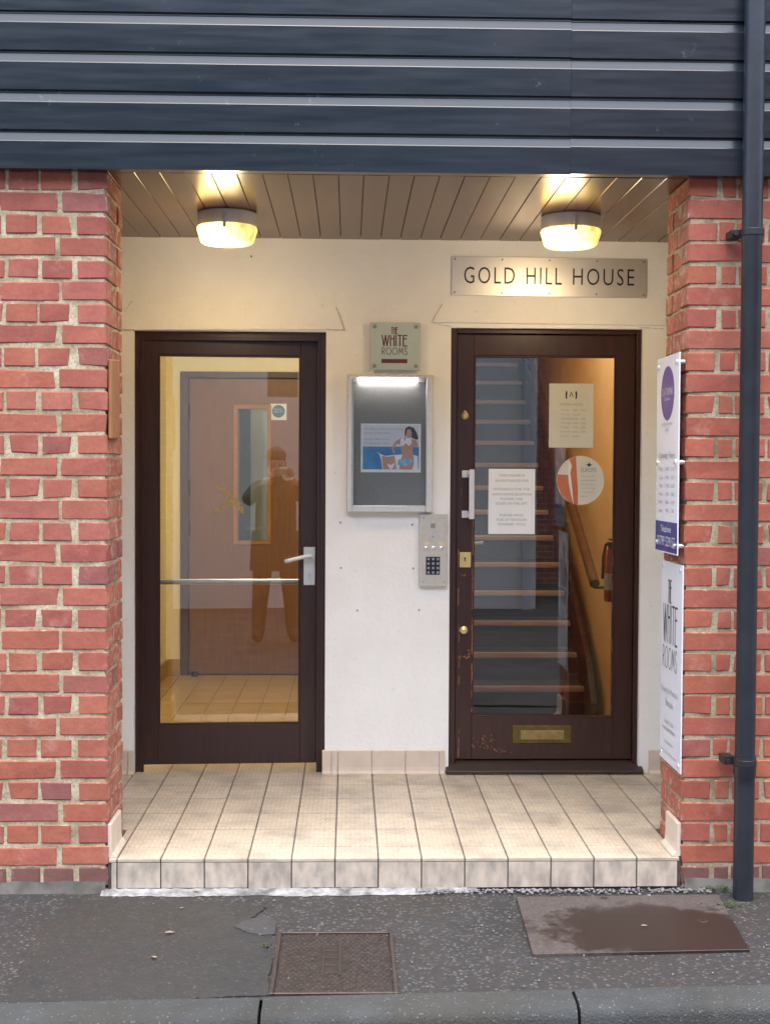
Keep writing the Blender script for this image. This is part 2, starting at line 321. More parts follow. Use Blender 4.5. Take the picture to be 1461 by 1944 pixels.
# ------------------------------------------------------------------ object helpers
WL = {}
def tag(o, label=None, cat=None, group=None, kind=None):
    if label: o['label'] = label
    if cat: o['category'] = cat
    if group: o['group'] = group
    if kind: o['kind'] = kind
    return o
def thing(name, loc, label, cat, group=None):
    o = bpy.data.objects.new(name, None); COL.objects.link(o); o.location = loc; o.empty_display_size = .1
    WL[o] = Vector(loc); return tag(o, label, cat, group)
def link(name, me, parent=None, loc=None):
    o = bpy.data.objects.new(name, me); COL.objects.link(o)
    base = WL[parent] if parent else Vector((0, 0, 0))
    if parent: o.parent = parent
    wl = Vector(loc) if loc is not None else base
    o.location = wl-base; WL[o] = wl; return o
class MB:
    def __init__(s, T=None): s.v = []; s.f = []; s.mi = []; s.T = T; s.cur = 0
    def add(s, vs_, fs):
        b = len(s.v); s.v += [(s.T(Vector(p)) if s.T else Vector(p)) for p in vs_]
        for f in fs: s.f.append([b+i for i in f]); s.mi.append(s.cur)
        return s
    def box(s, x0, x1, y0, y1, z0, z1):
        return s.add([(x0, y0, z0), (x1, y0, z0), (x1, y1, z0), (x0, y1, z0), (x0, y0, z1), (x1, y0, z1), (x1, y1, z1), (x0, y1, z1)],
                     [(0, 3, 2, 1), (4, 5, 6, 7), (0, 1, 5, 4), (1, 2, 6, 5), (2, 3, 7, 6), (3, 0, 4, 7)])
    def tube(s, p0, p1, r0, r1=None, n=16, caps=True):
        r1 = r0 if r1 is None else r1; p0, p1 = Vector(p0), Vector(p1); a = (p1-p0).normalized()
        u = a.orthogonal().normalized(); v = a.cross(u)
        vs_ = [p+(u*math.cos(2*math.pi*i/n)+v*math.sin(2*math.pi*i/n))*r for p, r in ((p0, r0), (p1, r1)) for i in range(n)]
        fs = [(i, (i+1) % n, n+(i+1) % n, n+i) for i in range(n)]
        if caps: fs += [tuple(range(n-1, -1, -1)), tuple(range(n, 2*n))]
        return s.add(vs_, fs)
    def lathe(s, o, prof, n=32, axis='z'):
        o = Vector(o); vs_ = []; fs = []
        for r, h in prof:
            for i in range(n):
                a = 2*math.pi*i/n; c_, s_ = r*math.cos(a), r*math.sin(a)
                vs_.append(o+(Vector((c_, s_, h)) if axis == 'z' else Vector((c_, -h, s_))))
        for j in range(len(prof)-1):
            for i in range(n): fs.append((j*n+i, j*n+(i+1) % n, (j+1)*n+(i+1) % n, (j+1)*n+i))
        fs.append(tuple(range(n-1, -1, -1))); fs.append(tuple(range((len(prof)-1)*n, len(prof)*n)))
        return s.add(vs_, fs)
    def prism(s, pts, e):           # pts: 3-D polygon, e: extrusion vector
        n = len(pts); e = Vector(e); pts = [Vector(p) for p in pts]
        return s.add(pts+[p+e for p in pts], [tuple(range(n-1, -1, -1)), tuple(range(n, 2*n))]+[(i, (i+1) % n, n+(i+1) % n, n+i) for i in range(n)])
    def path(s, pts, r, n=12):
        for a, b in zip(pts, pts[1:]): s.tube(a, b, r, n=n)
        for p in pts[1:-1]: s.ball(p, r, n)
        return s
    def ball(s, p, r, n=12, sq=(1, 1, 1)):
        p = Vector(p); vs_ = []; m = max(4, n//2)
        for j in range(1, m):
            for i in range(n):
                t = math.pi*j/m; a = 2*math.pi*i/n
                vs_.append(p+Vector((r*sq[0]*math.sin(t)*math.cos(a), r*sq[1]*math.sin(t)*math.sin(a), r*sq[2]*math.cos(t))))
        vs_ += [p+Vector((0, 0, r*sq[2])), p-Vector((0, 0, r*sq[2]))]
        fs = [(j*n+i, (j+1)*n+i, (j+1)*n+(i+1) % n, j*n+(i+1) % n) for j in range(m-2) for i in range(n)]
        T_, B_ = len(vs_)-2, len(vs_)-1
        fs += [(T_, i, (i+1) % n) for i in range(n)]+[(B_, (m-2)*n+(i+1) % n, (m-2)*n+i) for i in range(n)]
        return s.add(vs_, fs)
    def mesh(s, name, mats, origin=(0, 0, 0), bevel=0, segs=1, smooth=False, jit=0):
        o = Vector(origin); me = bpy.data.meshes.new(name); me.from_pydata([tuple(v-o) for v in s.v], [], s.f)
        for m in (mats if isinstance(mats, (list, tuple)) else [mats]): me.materials.append(mt(m) if isinstance(m, str) else m)
        for p, i in zip(me.polygons, s.mi): p.material_index = i
        b = bmesh.new(); b.from_mesh(me)
        bmesh.ops.recalc_face_normals(b, faces=b.faces)
        if bevel: bmesh.ops.bevel(b, geom=list(b.edges), offset=bevel, segments=segs, affect='EDGES', profile=.5, clamp_overlap=True)
        if jit:
            for v in b.verts: v.co += Vector((random.uniform(-jit, jit), random.uniform(-jit, jit)*.6, random.uniform(-jit, jit)))
        if smooth:
            for f in b.faces: f.smooth = True
        b.to_mesh(me); b.free()
        if smooth and hasattr(me, 'set_sharp_from_angle'): me.set_sharp_from_angle(angle=R(38))
        me.update(); return me
    def build(s, name, mats, parent=None, loc=None, **kw):
        o = Vector(loc) if loc is not None else (WL[parent] if parent else Vector((0, 0, 0)))
        return link(name, s.mesh(name, mats, o, **kw), parent, o)
def struct(o): o['kind'] = 'structure'; return o
def part(name, m, parent, *boxes, bevel=.0, loc=None, **kw):
    b = MB()
    for x in boxes: b.box(*x)
    return b.build(name, m, parent, loc=loc, bevel=bevel, **kw)

# flat surface frame: u to the right, v up, h outwards
class Surf:
    def __init__(s, o, ux, uz, n): s.o, s.ux, s.uz, s.n = Vector(o), Vector(ux), Vector(uz), Vector(n)
    def __call__(s, p): return s.o+s.ux*p[0]+s.uz*p[1]+s.n*p[2]
def wallsurf(x, y, z): return Surf((x, y, z), (1, 0, 0), (0, 0, 1), (0, -1, 0))
def plate(mb, u0, u1, v0, v1, h0, h1):
    mb.add([(u0, v0, h0), (u1, v0, h0), (u1, v1, h0), (u0, v1, h0), (u0, v0, h1), (u1, v0, h1), (u1, v1, h1), (u0, v1, h1)],
           [(0, 3, 2, 1), (4, 5, 6, 7), (0, 1, 5, 4), (1, 2, 6, 5), (2, 3, 7, 6), (3, 0, 4, 7)])
def poly(mb, pts, h0, h1): mb.prism([(u, v, h0) for u, v in pts], (0, 0, h1-h0))
def disc(u, v, ru, rv=None, n=28): return [(u+ru*math.cos(2*math.pi*i/n), v+(rv or ru)*math.sin(2*math.pi*i/n)) for i in range(n)]
def text(mb, s, u0, u1, v0, v1, h, thin=0., dep=.0006, space=1.):
    c = bpy.data.curves.new('t', 'FONT'); c.body = s; c.offset = thin; c.space_character = space; c.resolution_u = 3; c.extrude = 0
    o = bpy.data.objects.new('t', c); COL.objects.link(o)
    me = bpy.data.meshes.new_from_object(o.evaluated_get(bpy.context.evaluated_depsgraph_get()))
    bpy.data.objects.remove(o); bpy.data.curves.remove(c)
    if not me.vertices: return
    xs = [v.co.x for v in me.vertices]; ys = [v.co.y for v in me.vertices]
    a, b, c0, d0 = min(xs), max(xs), min(ys), max(ys)
    vv = [(u0+(v.co.x-a)/(b-a)*(u1-u0), v0+(v.co.y-c0)/max(d0-c0, 1e-6)*(v1-v0), h+dep) for v in me.vertices]
    mb.add(vv, [tuple(p.vertices) for p in me.polygons]); bpy.data.meshes.remove(me)
GL = {  # deco capitals as strokes in a unit box
 'T': [[(0, 1), (1, 1)], [(.5, 1), (.5, 0)]], 'H': [[(0, 0), (0, 1)], [(1, 0), (1, 1)], [(0, .68), (1, .68)]],
 'E': [[(1, 1), (0, 1), (0, 0), (1, 0)], [(0, .68), (.85, .68)]], 'W': [[(0, 1), (.27, 0), (.5, 1), (.73, 0), (1, 1)]],
 'I': [[(.5, 0), (.5, 1)]], 'R': [[(0, 0), (0, 1), (.7, .97), (.95, .75), (.7, .52), (0, .5)], [(.3, .5), (1, 0)]],
 'O': [[(.5+.5*math.cos(t*math.pi/8), .5+.5*math.sin(t*math.pi/8)) for t in range(17)]],
 'M': [[(0, 0), (.2, 1), (.5, .25), (.8, 1), (1, 0)]], 'S': [[(.95, .85), (.7, 1), (.3, 1), (.05, .8), (.2, .58), (.8, .42), (.95, .2), (.7, 0), (.3, 0), (.05, .15)]]}
WID = {'I': .15, 'W': 1.5, 'O': 1.35, 'M': 1.3}
def deco(mb, s, u0, u1, v0, v1, h, st):
    ws = [WID.get(ch, .8) for ch in s]; gap = .38; tot = sum(ws)+gap*(len(s)-1); k_ = (u1-u0)/tot; u = u0
    for ch, wd in zip(s, ws):
        for pl in GL[ch]:
            pts = [(u+p[0]*wd*k_, v0+p[1]*(v1-v0)) for p in pl]
            for (a, b), (c_, d_) in zip(pts, pts[1:]):
                dx, dy = c_-a, d_-b; L = math.hypot(dx, dy) or 1; nx, ny = -dy/L*st/2, dx/L*st/2
                ex, ey = dx/L*st*.3, dy/L*st*.3
                mb.add([(a-ex+nx, b-ey+ny, h), (a-ex-nx, b-ey-ny, h), (c_+ex-nx, d_+ey-ny, h), (c_+ex+nx, d_+ey+ny, h)], [(0, 1, 2, 3)])
        u += (wd+gap)*k_

# ================================================================== SETTING: ground
gm = MB()
kx0, ky0 = atZ(0, 1908, ZG); kx1, ky1 = atZ(1461, 1872, ZG)
ksl = (ky1-ky0)/(kx1-kx0)
def kerb_y(x): return ky0+(x-kx0)*ksl
def ground_sheet(name, m, x0, x1, yf0, yf1, z, nx, ny, amp, slope=0):
    b = MB(); rr = random.Random(3)
    ph = [rr.uniform(0, 6) for _ in range(8)]
    vs_ = []
    for j in range(ny+1):
        for i in range(nx+1):
            x = x0+(x1-x0)*i/nx; ya, yb = yf0(x), yf1(x); y = ya+(yb-ya)*j/ny
            dz = amp*(math.sin(3.1*x+ph[0])*math.sin(4.3*y+ph[1])+.6*math.sin(9.7*x+ph[2]+2*y)*math.sin(11*y+ph[3])+.35*math.sin(31*x+ph[4])*math.sin(27*y+ph[5]+5*x))
            vs_.append((x, y, z+dz+slope*(y-ya)))
    b.add(vs_, [(j*(nx+1)+i, j*(nx+1)+i+1, (j+1)*(nx+1)+i+1, (j+1)*(nx+1)+i) for j in range(ny) for i in range(nx)])
    return b.build(name, m, smooth=True)
struct(ground_sheet('pavement', 'pavement_asphalt', -9, 11, lambda x: kerb_y(x), lambda x: .05, ZG-.004, 300, 24, .0016))
struct(ground_sheet('road', 'road_asphalt', -40, 40, lambda x: -60, lambda x: kerb_y(x)-.12 if abs(x) < 9 else -.1, ZG-.12, 60, 40, .002))
# older smooth patch in the pavement
pp = [atZ(*p, ZG) for p in ((75, 1762), (150, 1712), (215, 1706), (420, 1712), (505, 1722), (468, 1752), (520, 1772), (508, 1890), (300, 1900), (12, 1905))]
rr = random.Random(31); p3 = []
for (xa, ya), (xb, yb) in zip(pp, pp[1:]+pp[:1]):
    for i in range(14):
        f = i/14; p3.append((xa+(xb-xa)*f+rr.uniform(-.006, .006), ya+(yb-ya)*f+rr.uniform(-.006, .006)))
b = MB(); b.prism([(x, max(y, kerb_y(x)+.004), ZG-.004) for x, y in p3], (0, 0, .0058)); struct(b.build('asphalt_patch', 'patch_asphalt'))
# kerb stones
kb = thing('kerb', (0, kerb_y(0), ZG), 'grey stone kerb along the edge of the pavement', 'kerb'); struct(kb)
jx = [atZ(495, 1905, ZG)[0], atZ(1085, 1880, ZG)[0]]; L = jx[1]-jx[0]
xs = [jx[0]-L*k_ for k_ in (4, 3, 2, 1)]+[jx[0], jx[1]]+[jx[1]+L*k_ for k_ in (1, 2, 3)]
for a, c_ in zip(xs, xs[1:]):
    m = MB(); g = .0045
    pr = [(-.118, -.30), (-.118, -.035), (-.108, -.016), (-.092, -.006), (0, .002), (0, -.30)]
    vs_ = []
    for x in (a+g, (a+c_)/2, c_-g):
        for (yy, zz) in pr: vs_.append((x, kerb_y(x)+yy-.002, ZG+zz+.004+random.uniform(-.0015, .0015)))
    n = len(pr); fs = [(k_*n+i, k_*n+(i+1) % n, (k_+1)*n+(i+1) % n, (k_+1)*n+i) for k_ in range(2) for i in range(n)]+[tuple(range(n)), tuple(range(2*n, 3*n))[::-1]]
    m.add(vs_, fs); m.build('kerb_stone', 'kerb_stone', kb, smooth=True)

# ================================================================== SETTING: brick piers
BC = {}
def brick_mesh(wd, dp, hh, v):
    key = (round(wd, 3), round(dp, 3), round(hh, 3), v)
    if key not in BC:
        me = MB().box(-wd/2, wd/2, -dp/2, dp/2, -hh/2, hh/2).mesh('brick', 'brick', bevel=.0036, jit=.0014, smooth=False)
        if v >= 3:                                # a knocked corner or a worn arris
            sx, sz = random.choice((-1, 1)), random.choice((-1, 1))
            for vt in me.vertices:
                if vt.co.y < -dp/2+.006 and vt.co.x*sx > wd/2-.008 and vt.co.z*sz > hh/2-.008: vt.co += Vector((-sx*random.uniform(.002, .007), random.uniform(.001, .003), -sz*random.uniform(.002, .005)))
                elif v == 5 and vt.co.z*sz > hh/2-.005: vt.co.z -= sz*random.uniform(.001, .004)
        BC[key] = me
    return BC[key]
PAL = [(.415, .138, .090), (.43, .148, .093), (.40, .130, .090), (.44, .156, .102), (.38, .122, .090), (.41, .142, .102), (.43, .141, .086)]
PALR = [(.43, .132, .080), (.445, .143, .086), (.415, .124, .080), (.44, .148, .094), (.45, .146, .084), (.405, .125, .086)]
PURP = [(.30, .120, .105), (.33, .125, .105), (.36, .128, .100)]
def brick(parent, x0, x1, y0, y1, zc, hh, tint=None, pal=PAL, pp=.14):
    wd, dp = x1-x0, y1-y0
    o = link('brick', brick_mesh(wd, dp, hh, random.randrange(6)), parent, ((x0+x1)/2+random.uniform(-.0015, .0015), (y0+y1)/2+random.uniform(-.0008, .0006), zc+random.uniform(-.0022, .0022)))
    o.rotation_euler = (random.uniform(-.005, .005), random.uniform(-.007, .007), random.uniform(-.0025, .0025))
    c_ = tint or (random.choice(pal) if random.random() > pp else random.choice(PURP))
    j = random.uniform(.92, 1.07); o.color = (c_[0]*j, c_[1]*j, c_[2]*j, 1); return o
CH = .0745
zj = atY(100, 531, 0)[1]         # a bed joint under a header course
def pier(name, label, edge, sgn, far, first, quoin, closer):
    """edge: x of the opening's corner; sgn: -1 the pier runs to -x, +1 to +x"""
    t = thing(name, (edge+sgn*.3, .1, ZG), label, 'brick pier')
    X = lambda d: edge+sgn*d
    def bx(d0, d1, y0, y1, zc, hh, tint=None):
        a, b_ = sorted((X(d0), X(d1))); return brick(t, a, b_, y0, y1, zc, hh, tint, PAL if sgn < 0 else PALR, .09 if sgn < 0 else .03)
    nlo = int(math.ceil((zj-ZG)/CH)); nhi = int((2.62-zj)/CH)
    for i in range(-nlo, nhi):
        zc = zj+(i+.5)*CH; hh = CH-.0090+random.uniform(-.0015, .001)
        low = zc < ZG+.11
        tint = None
        if zc < ZG+.035: tint = (.15, .13, .125)
        elif low: tint = random.choice([(.20, .10, .085), (.24, .09, .07), (.17, .085, .085)])
        header = ((i+first) % 2 == 0)
        if header:
            bx(0, .1, 0, .205, zc, hh, tint); bx(.004, .1, .217, JD, zc, hh, tint)
            d = .1+(.022 if not closer else .013)+random.uniform(-.004, .006)
            if closer: bx(d, d+.050, 0, .1, zc, hh, tint); d += .060
            while d < far:
                wd = .102+random.uniform(-.006, .004); bx(d, d+wd, 0, .1, zc, hh, tint); d += wd+.0115+random.uniform(-.003, .004)*(1.5 if sgn < 0 else 1)
        else:
            q = quoin+random.uniform(-.006, .006)
            bx(0, q, 0, .1, zc, hh, tint); bx(.004, q*.6, .112, .212, zc, hh, tint); bx(.002, q*.6, .224, JD, zc, hh, tint)
            d = q+.013+random.uniform(-.002, .004)
            while d < far:
                wd = .203+random.uniform(-.012, .006); bx(d, d+wd, 0, .1, zc, hh, tint); d += wd+.012+random.uniform(-.003, .004)*(1.5 if sgn < 0 else 1)
    # mortar bed
    m = MB(); a, b_ = sorted((X(.0088), X(far+.12))); m.box(a, b_, .006, JD-.004, ZG-.1, 2.62)
    nx_, nz_ = int((b_-a)/.013), int((2.62-ZG+.1)/.013); r2 = random.Random(21); vs_ = []
    for j in range(nz_+1):
        for i in range(nx_+1):
            x, z = a+(b_-a)*i/nx_, ZG-.1+(2.72-ZG)*j/nz_
            vs_.append((x, .0042+.0007*math.sin(23*x+5*z)*math.sin(31*z-7*x)+r2.uniform(-.0007, .0007), z))
    m.add(vs_, [(j*(nx_+1)+i, j*(nx_+1)+i+1, (j+1)*(nx_+1)+i+1, (j+1)*(nx_+1)+i) for j in range(nz_) for i in range(nx_)])
    ny_ = int((JD-.01)/.013); vs_ = []; xe = X(.0085)
    for j in range(nz_+1):
        for i in range(ny_+1): vs_.append((xe-sgn*r2.uniform(.0002, .0020), .004+(JD-.01)*i/ny_, ZG-.1+(2.72-ZG)*j/nz_))
    m.add(vs_, [(j*(ny_+1)+i, j*(ny_+1)+i+1, (j+1)*(ny_+1)+i+1, (j+1)*(ny_+1)+i) for j in range(nz_) for i in range(ny_)])
    m.build('mortar', 'mortar' if sgn < 0 else 'old_mortar', t, smooth=True)
    m = MB(); a, b_ = sorted((X(far+.12), X(far+2.6))); m.box(a, b_, 0, JD, ZG-.1, 2.62); m.build('brickwork', 'far_brickwork', t)
    return t
LP = pier('brick_pier', 'red brick pier left of the porch with a flat orange strip on its inner corner', XL, -1, .62, 0, .157, False)
RP = pier('brick_pier', 'red brick pier right of the porch behind the dark downpipe', XR, 1, .55, 0, .202, True)
# cement skim along the foot of the right pier
m = MB(); rr = random.Random(5)
pts = []
xa, xb = XR+.012, XR+.75
n = 26
top = [(xa+(xb-xa)*i/n, -.003-.003*rr.random(), ZG+.034+.006*rr.random()) for i in range(n+1)]
bot = [(p[0], -.024-.012*rr.random(), ZG-.006) for p in top]; back = [(p[0], .02, p[2]-.004) for p in top]
m.add(top+bot+back, [(i, i+1, n+2+i, n+1+i) for i in range(n)]+[(i, i+1, 2*n+3+i, 2*n+2+i) for i in range(n)]); m.build('plinth', 'cement', RP, smooth=True)
m = MB(); xa, xb = XL-.75, XL-.008
top = [(xa+(xb-xa)*i/n, -.002-.003*rr.random(), ZG+.030+.006*rr.random()) for i in range(n+1)]
bot = [(p[0], -.016-.010*rr.random(), ZG-.006) for p in top]; back = [(p[0], .02, p[2]-.004) for p in top]
m.add(top+bot+back, [(i, i+1, n+2+i, n+1+i) for i in range(n)]+[(i, i+1, 2*n+3+i, 2*n+2+i) for i in range(n)]); m.build('plinth', 'cement', LP, smooth=True)
# orange strip on the left pier's corner
ya, za = atX(211, 682, XL); yb, zb = atX(227, 832, XL)
m = MB(); z0 = 1.343-(832-893)*-1/548; z0 = atY(211, 833, .01)[1]; z1 = atY(211, 682, .01)[1]
m.prism([(XL+.001, .012, z0), (XL+.001, .165, z0+.004), (XL+.001, .165, z1+.01), (XL+.001, .012, z1)], (.013, 0, 0))
tag(m.build('wooden_strip', 'orange_strip', bevel=.003), 'flat orange brown wooden strip fixed to the inner corner of the left brick pier', 'wooden strip')

# ================================================================== cladding above
cl = thing('board_cladding', (.8, -.03, 2.35), 'dark blue grey horizontal board cladding across the front above the porch', 'cladding')
CP = .1305; split = atY(1083, 200, -.05)[0]
prof = [(-.052, 0), (-.0525, .0905), (-.0510, .0935), (-.0485, .103), (-.0462, .112), (-.0448, .119), (-.0430, .1225), (-.0425, .137), (-.012, .137), (-.012, 0)]
for i in range(14):
    z0 = 2.349+CP*i
    for xa, xb in ((-3.2, split-.0003), (split+.0003, 4.6)):
        m = MB(); dz = random.uniform(-.0012, .0012); dy = random.uniform(-.0005, .0005)
        segs = 8; vs_ = []; nn = len(prof)
        for s_ in range(segs+1):
            x = xa+(xb-xa)*s_/segs; wob = random.uniform(-.0007, .0007)
            vs_ += [(x, y+dy+wob, z0+dz+z+wob) for y, z in prof]
        fs = [(s_*nn+k_, s_*nn+(k_+1) % nn, (s_+1)*nn+(k_+1) % nn, (s_+1)*nn+k_) for s_ in range(segs) for k_ in range(nn)]+[tuple(range(nn)), tuple(range(segs*nn, (segs+1)*nn))[::-1]]
        m.add(vs_, fs); m.build('board', 'painted_boards', cl)
part('backing_wall', 'room_shell', cl, (-3.2, 4.6, -.006, .08, 2.63, 4.3), (-3.2, 4.6, -.006, 7.2, 4.3, 4.4))

# ================================================================== soffit
sf = struct(thing('porch_ceiling', (.8, .6, ZS), 'varnished brown tongue and groove boards over the porch', 'ceiling'))
xs0 = atY(497, 335, 0)[0]; bp = .0868
bm_c = {}
for i in range(-15, 22):
    x = xs0+i*bp
    if x < -1.2 or x > 2.2: continue
    v = random.randrange(3)
    if v not in bm_c:
        bm_c[v] = MB().box(.0010, bp-.0010, -.62, .64, 0, .014).mesh('board', 'soffit_wood', bevel=.0018)
    o = link('board', bm_c[v], sf, (x, D-.63, ZS+random.uniform(-.0008, .0008)))
part('backing', 'black_iron', sf, (-1.25, 2.35, -.005, D+.02, ZS+.016, ZS+.04))

# ================================================================== rendered back wall of the porch
rw = thing('rendered_wall', (.8, D, 0), 'white rendered wall at the back of the porch around both doors', 'wall')
d1 = rectY(254, 627, 616, 1462, D); d2 = rectY(856, 622, 1210, 1466, D)
d1 = (d1[0], d1[1], 0, d1[3]); d2 = (d2[0], d2[1], 0, d2[3])
WT = .11
def grid_wall(mb, x0, x1, z0, z1, y, n=14):
    """front face with slight trowel waviness + solid back"""
    nx = max(2, int((x1-x0)/.05)); nz = max(2, int((z1-z0)/.05)); vs_ = []
    for j in range(nz+1):
        for i in range(nx+1):
            e = i in (0, nx) or j in (0, nz)
            x = x0+(x1-x0)*i/nx; z = z0+(z1-z0)*j/nz
            vs_.append((x, y+.0018*math.sin(7*x+3*z)*math.sin(9*z-2*x)+(0 if e else random.uniform(-.0008, .0008)), z))
    mb.add(vs_, [(j*(nx+1)+i, j*(nx+1)+i+1, (j+1)*(nx+1)+i+1, (j+1)*(nx+1)+i) for j in range(nz) for i in range(nx)])
    mb.add([(x0, y+.004, z0), (x1, y+.004, z0), (x1, y+WT, z0), (x0, y+WT, z0), (x0, y+.004, z1), (x1, y+.004, z1), (x1, y+WT, z1), (x0, y+WT, z1)],
           [(0, 3, 2, 1), (4, 5, 6, 7), (1, 2, 6, 5), (2, 3, 7, 6), (3, 0, 4, 7)])
m = MB()
grid_wall(m, -1.2, d1[0], 0, ZS+.03, D); grid_wall(m, d1[1], d2[0], 0, ZS+.03, D); grid_wall(m, d2[1], 2.3, 0, ZS+.03, D)
grid_wall(m, d1[0], d1[1], d1[3], ZS+.03, D); grid_wall(m, d2[0], d2[1], d2[3], ZS+.03, D)
m.box(-1.3, -1.2, JD, D+WT, -.1, ZS+.03); m.box(2.3, 2.4, JD, D+WT, -.1, ZS+.03)
m.build('wall', 'painted_render', rw, smooth=True)
# slightly proud lintel plaster over each door, tapering away upwards
for (xa, ya), (xb, yb), (xc, yc) in (((225, 626), (653, 626), (638, 586)), ((1262, 618), (820, 612), (838, 580))):
    A, B, C_ = atY(xa, ya, D), atY(xb, yb, D), atY(xc, yc, D); q = .009
    m = MB(); Ah = (A[0], C_[1])
    ztop = C_[1]+.07
    m.add([(A[0], D+.002, A[1]), (A[0], D-q, A[1]), (B[0], D-q, B[1]), (B[0], D+.002, B[1]), (C_[0], D-q*.5, C_[1]), (C_[0], D+.002, C_[1]), (A[0], D-q*.5, C_[1]), (A[0], D+.002, ztop), (C_[0], D+.002, ztop)],
          [(0, 1, 2, 3), (1, 6, 4, 2), (2, 4, 5, 3), (6, 7, 8, 4), (4, 8, 5)])
    m.build('lintel_plaster', 'painted_render', rw)
m = MB()
for px, py in ((646, 992), (782, 996), (647, 1078), (784, 1079), (678, 1159), (795, 1158), (477, 487)):
    x, z = atY(px, py, D); m.tube((x, D+.002, z), (x, D-.004, z), .0045, n=8)
m.build('wall_plug', 'dull_stud', rw)
m = MB(); rr = random.Random(14)
for pts_ in (((654, 626), (646, 604), (638, 584)), ((819, 613), (826, 598), (839, 578)), ((653, 627), (630, 626), (617, 625)), ((822, 613), (838, 617), (857, 621)), ((1210, 622), (1235, 623), (1258, 625)), ((236, 626), (246, 626), (255, 627)), ((238, 592), (246, 578), (252, 572))):
    P_ = [atY(px+rr.uniform(-1, 1), py, D) for px, py in pts_]
    for (xa, za), (xb, zb_) in zip(P_, P_[1:]):
        n_ = 6
        for i in range(n_):
            f0, f1 = i/n_, (i+1)/n_; w_ = rr.uniform(.0004, .0013); ax_, az_ = xa+(xb-xa)*f0, za+(zb_-za)*f0; bx_, bz_ = xa+(xb-xa)*f1, za+(zb_-za)*f1
            L_ = math.hypot(bx_-ax_, bz_-az_) or 1; nx_, nz_ = -(bz_-az_)/L_*w_, (bx_-ax_)/L_*w_
            m.add([(ax_+nx_, D-.0105, az_+nz_), (ax_-nx_, D-.0105, az_-nz_), (bx_-nx_, D-.0105, bz_-nz_), (bx_+nx_, D-.0105, bz_+nz_)], [(0, 1, 2, 3)])
m.build('crack', 'crack_line', rw); rw.children[-1]['kind'] = 'stuff'; rw.children[-1]['kind'] = 'stuff'

# ================================================================== porch floor
pf = struct(thing('porch_floor', (.8, .6, 0), 'raised porch floor of beige ribbed tiles with a tiled front step', 'floor'))
part('step_base', 'grout', pf, (XL-.001, XR+.002, .006, JD+.01, ZG-.1, -.004), (-1.2, 2.3, JD+.01, D+.28, ZG-.1, -.004))
rows = [-.006, .139, .369, .599, .829, 1.059, 1.289, 1.5]
tc_ = {}
def tile(x0, x1, y0, y1, z1=.0, th=.012, mm='tile', name='tile', key=None):
    k_ = key or (round(x1-x0, 4), round(y1-y0, 4), mm)
    if k_ not in tc_: tc_[k_] = MB().box(-(x1-x0)/2, (x1-x0)/2, -(y1-y0)/2, (y1-y0)/2, -th, 0).mesh('tile', mm, bevel=.0016, segs=2)
    return link(name, tc_[k_], pf, ((x0+x1)/2, (y0+y1)/2, z1+random.uniform(-.0007, .0007)))
g = .0020
for j in range(len(rows)-1):
    y0, y1 = rows[j], rows[j+1]
    inpier = y0 < JD-.02
    for k_ in range(-8, 15):
        xa, xb = k_*.15, (k_+1)*.15
        if j == len(rows)-2:
            if not (xb > d1[0]+.02 and xa < d1[1]-.02): continue
            xa = max(xa, d1[0]+.005); xb = min(xb, d1[1]-.005)
        if inpier: xa, xb = max(xa, XL+.002), min(xb, XR-.002)
        xa, xb = max(xa, -1.19), min(xb, 2.29)
        if xb-xa < .02: continue
        if inpier and y1 > JD:
            tile(xa+g, xb-g, y0+.0009, y1-.0009)
        else: tile(xa+g, xb-g, y0+.0009, y1-.0009)
# riser tiles
for k_ in range(-2, 13):
    xa, xb = max(k_*.15, atY(211, 1650, 0)[0]), min((k_+1)*.15, atY(1285, 1650, 0)[0])
    if xb-xa < .02: continue
    m = MB(); m.box(xa+g, xb-g, -.004, .008, ZG+.008+random.uniform(-.002, .002), -.0135); m.build('riser_tile', 'dirty_tile', pf, loc=((xa+xb)/2, 0, ZG), bevel=.0015)
# back skirting tiles
def skirt(x0, x1):
    m = MB(); z1 = atY(706, 1424, D)[1]
    prf = [(D+.001, 0), (D-.024, 0), (D-.022, .006), (D-.013, .014), (D-.0105, .03), (D-.0105, z1-.003), (D-.008, z1), (D+.001, z1)]
    m.prism([(x0, y, z+.001) for y, z in prf], (x1-x0, 0, 0)); return m.build('skirting_tile', 'cove_tile', pf, loc=((x0+x1)/2, D, 0))
e = [atY(p, 1450, D)[0] for p in (611, 629, 641, 705, 769, 833, 844)]
for a, c_ in zip(e, e[1:]): skirt(a+.0015, c_-.0015)
for a, c_ in ((200, 243), (243.5, 256), (1229, 1252), (1253, 1290)):
    skirt(atY(a, 1450, D)[0]+.0015, atY(c_, 1450, D)[0]-.0015)
# coved tile at the foot of each jamb
for sg, xe, yb_ in ((1, XL, .205), (-1, XR, .175)):
    m = MB(); z1 = .118
    prf = [(-.002, 0), (.030, .0015), (.026, .008), (.014, .018), (.0115, .035), (.0115, z1-.004), (.008, z1), (-.002, z1)]
    m.prism([(xe+sg*x, .006, z) for x, z in prf], (0, yb_-.006, 0)); m.build('skirting_tile', 'cove_tile', pf, loc=(xe, .1, 0), bevel=.0012)
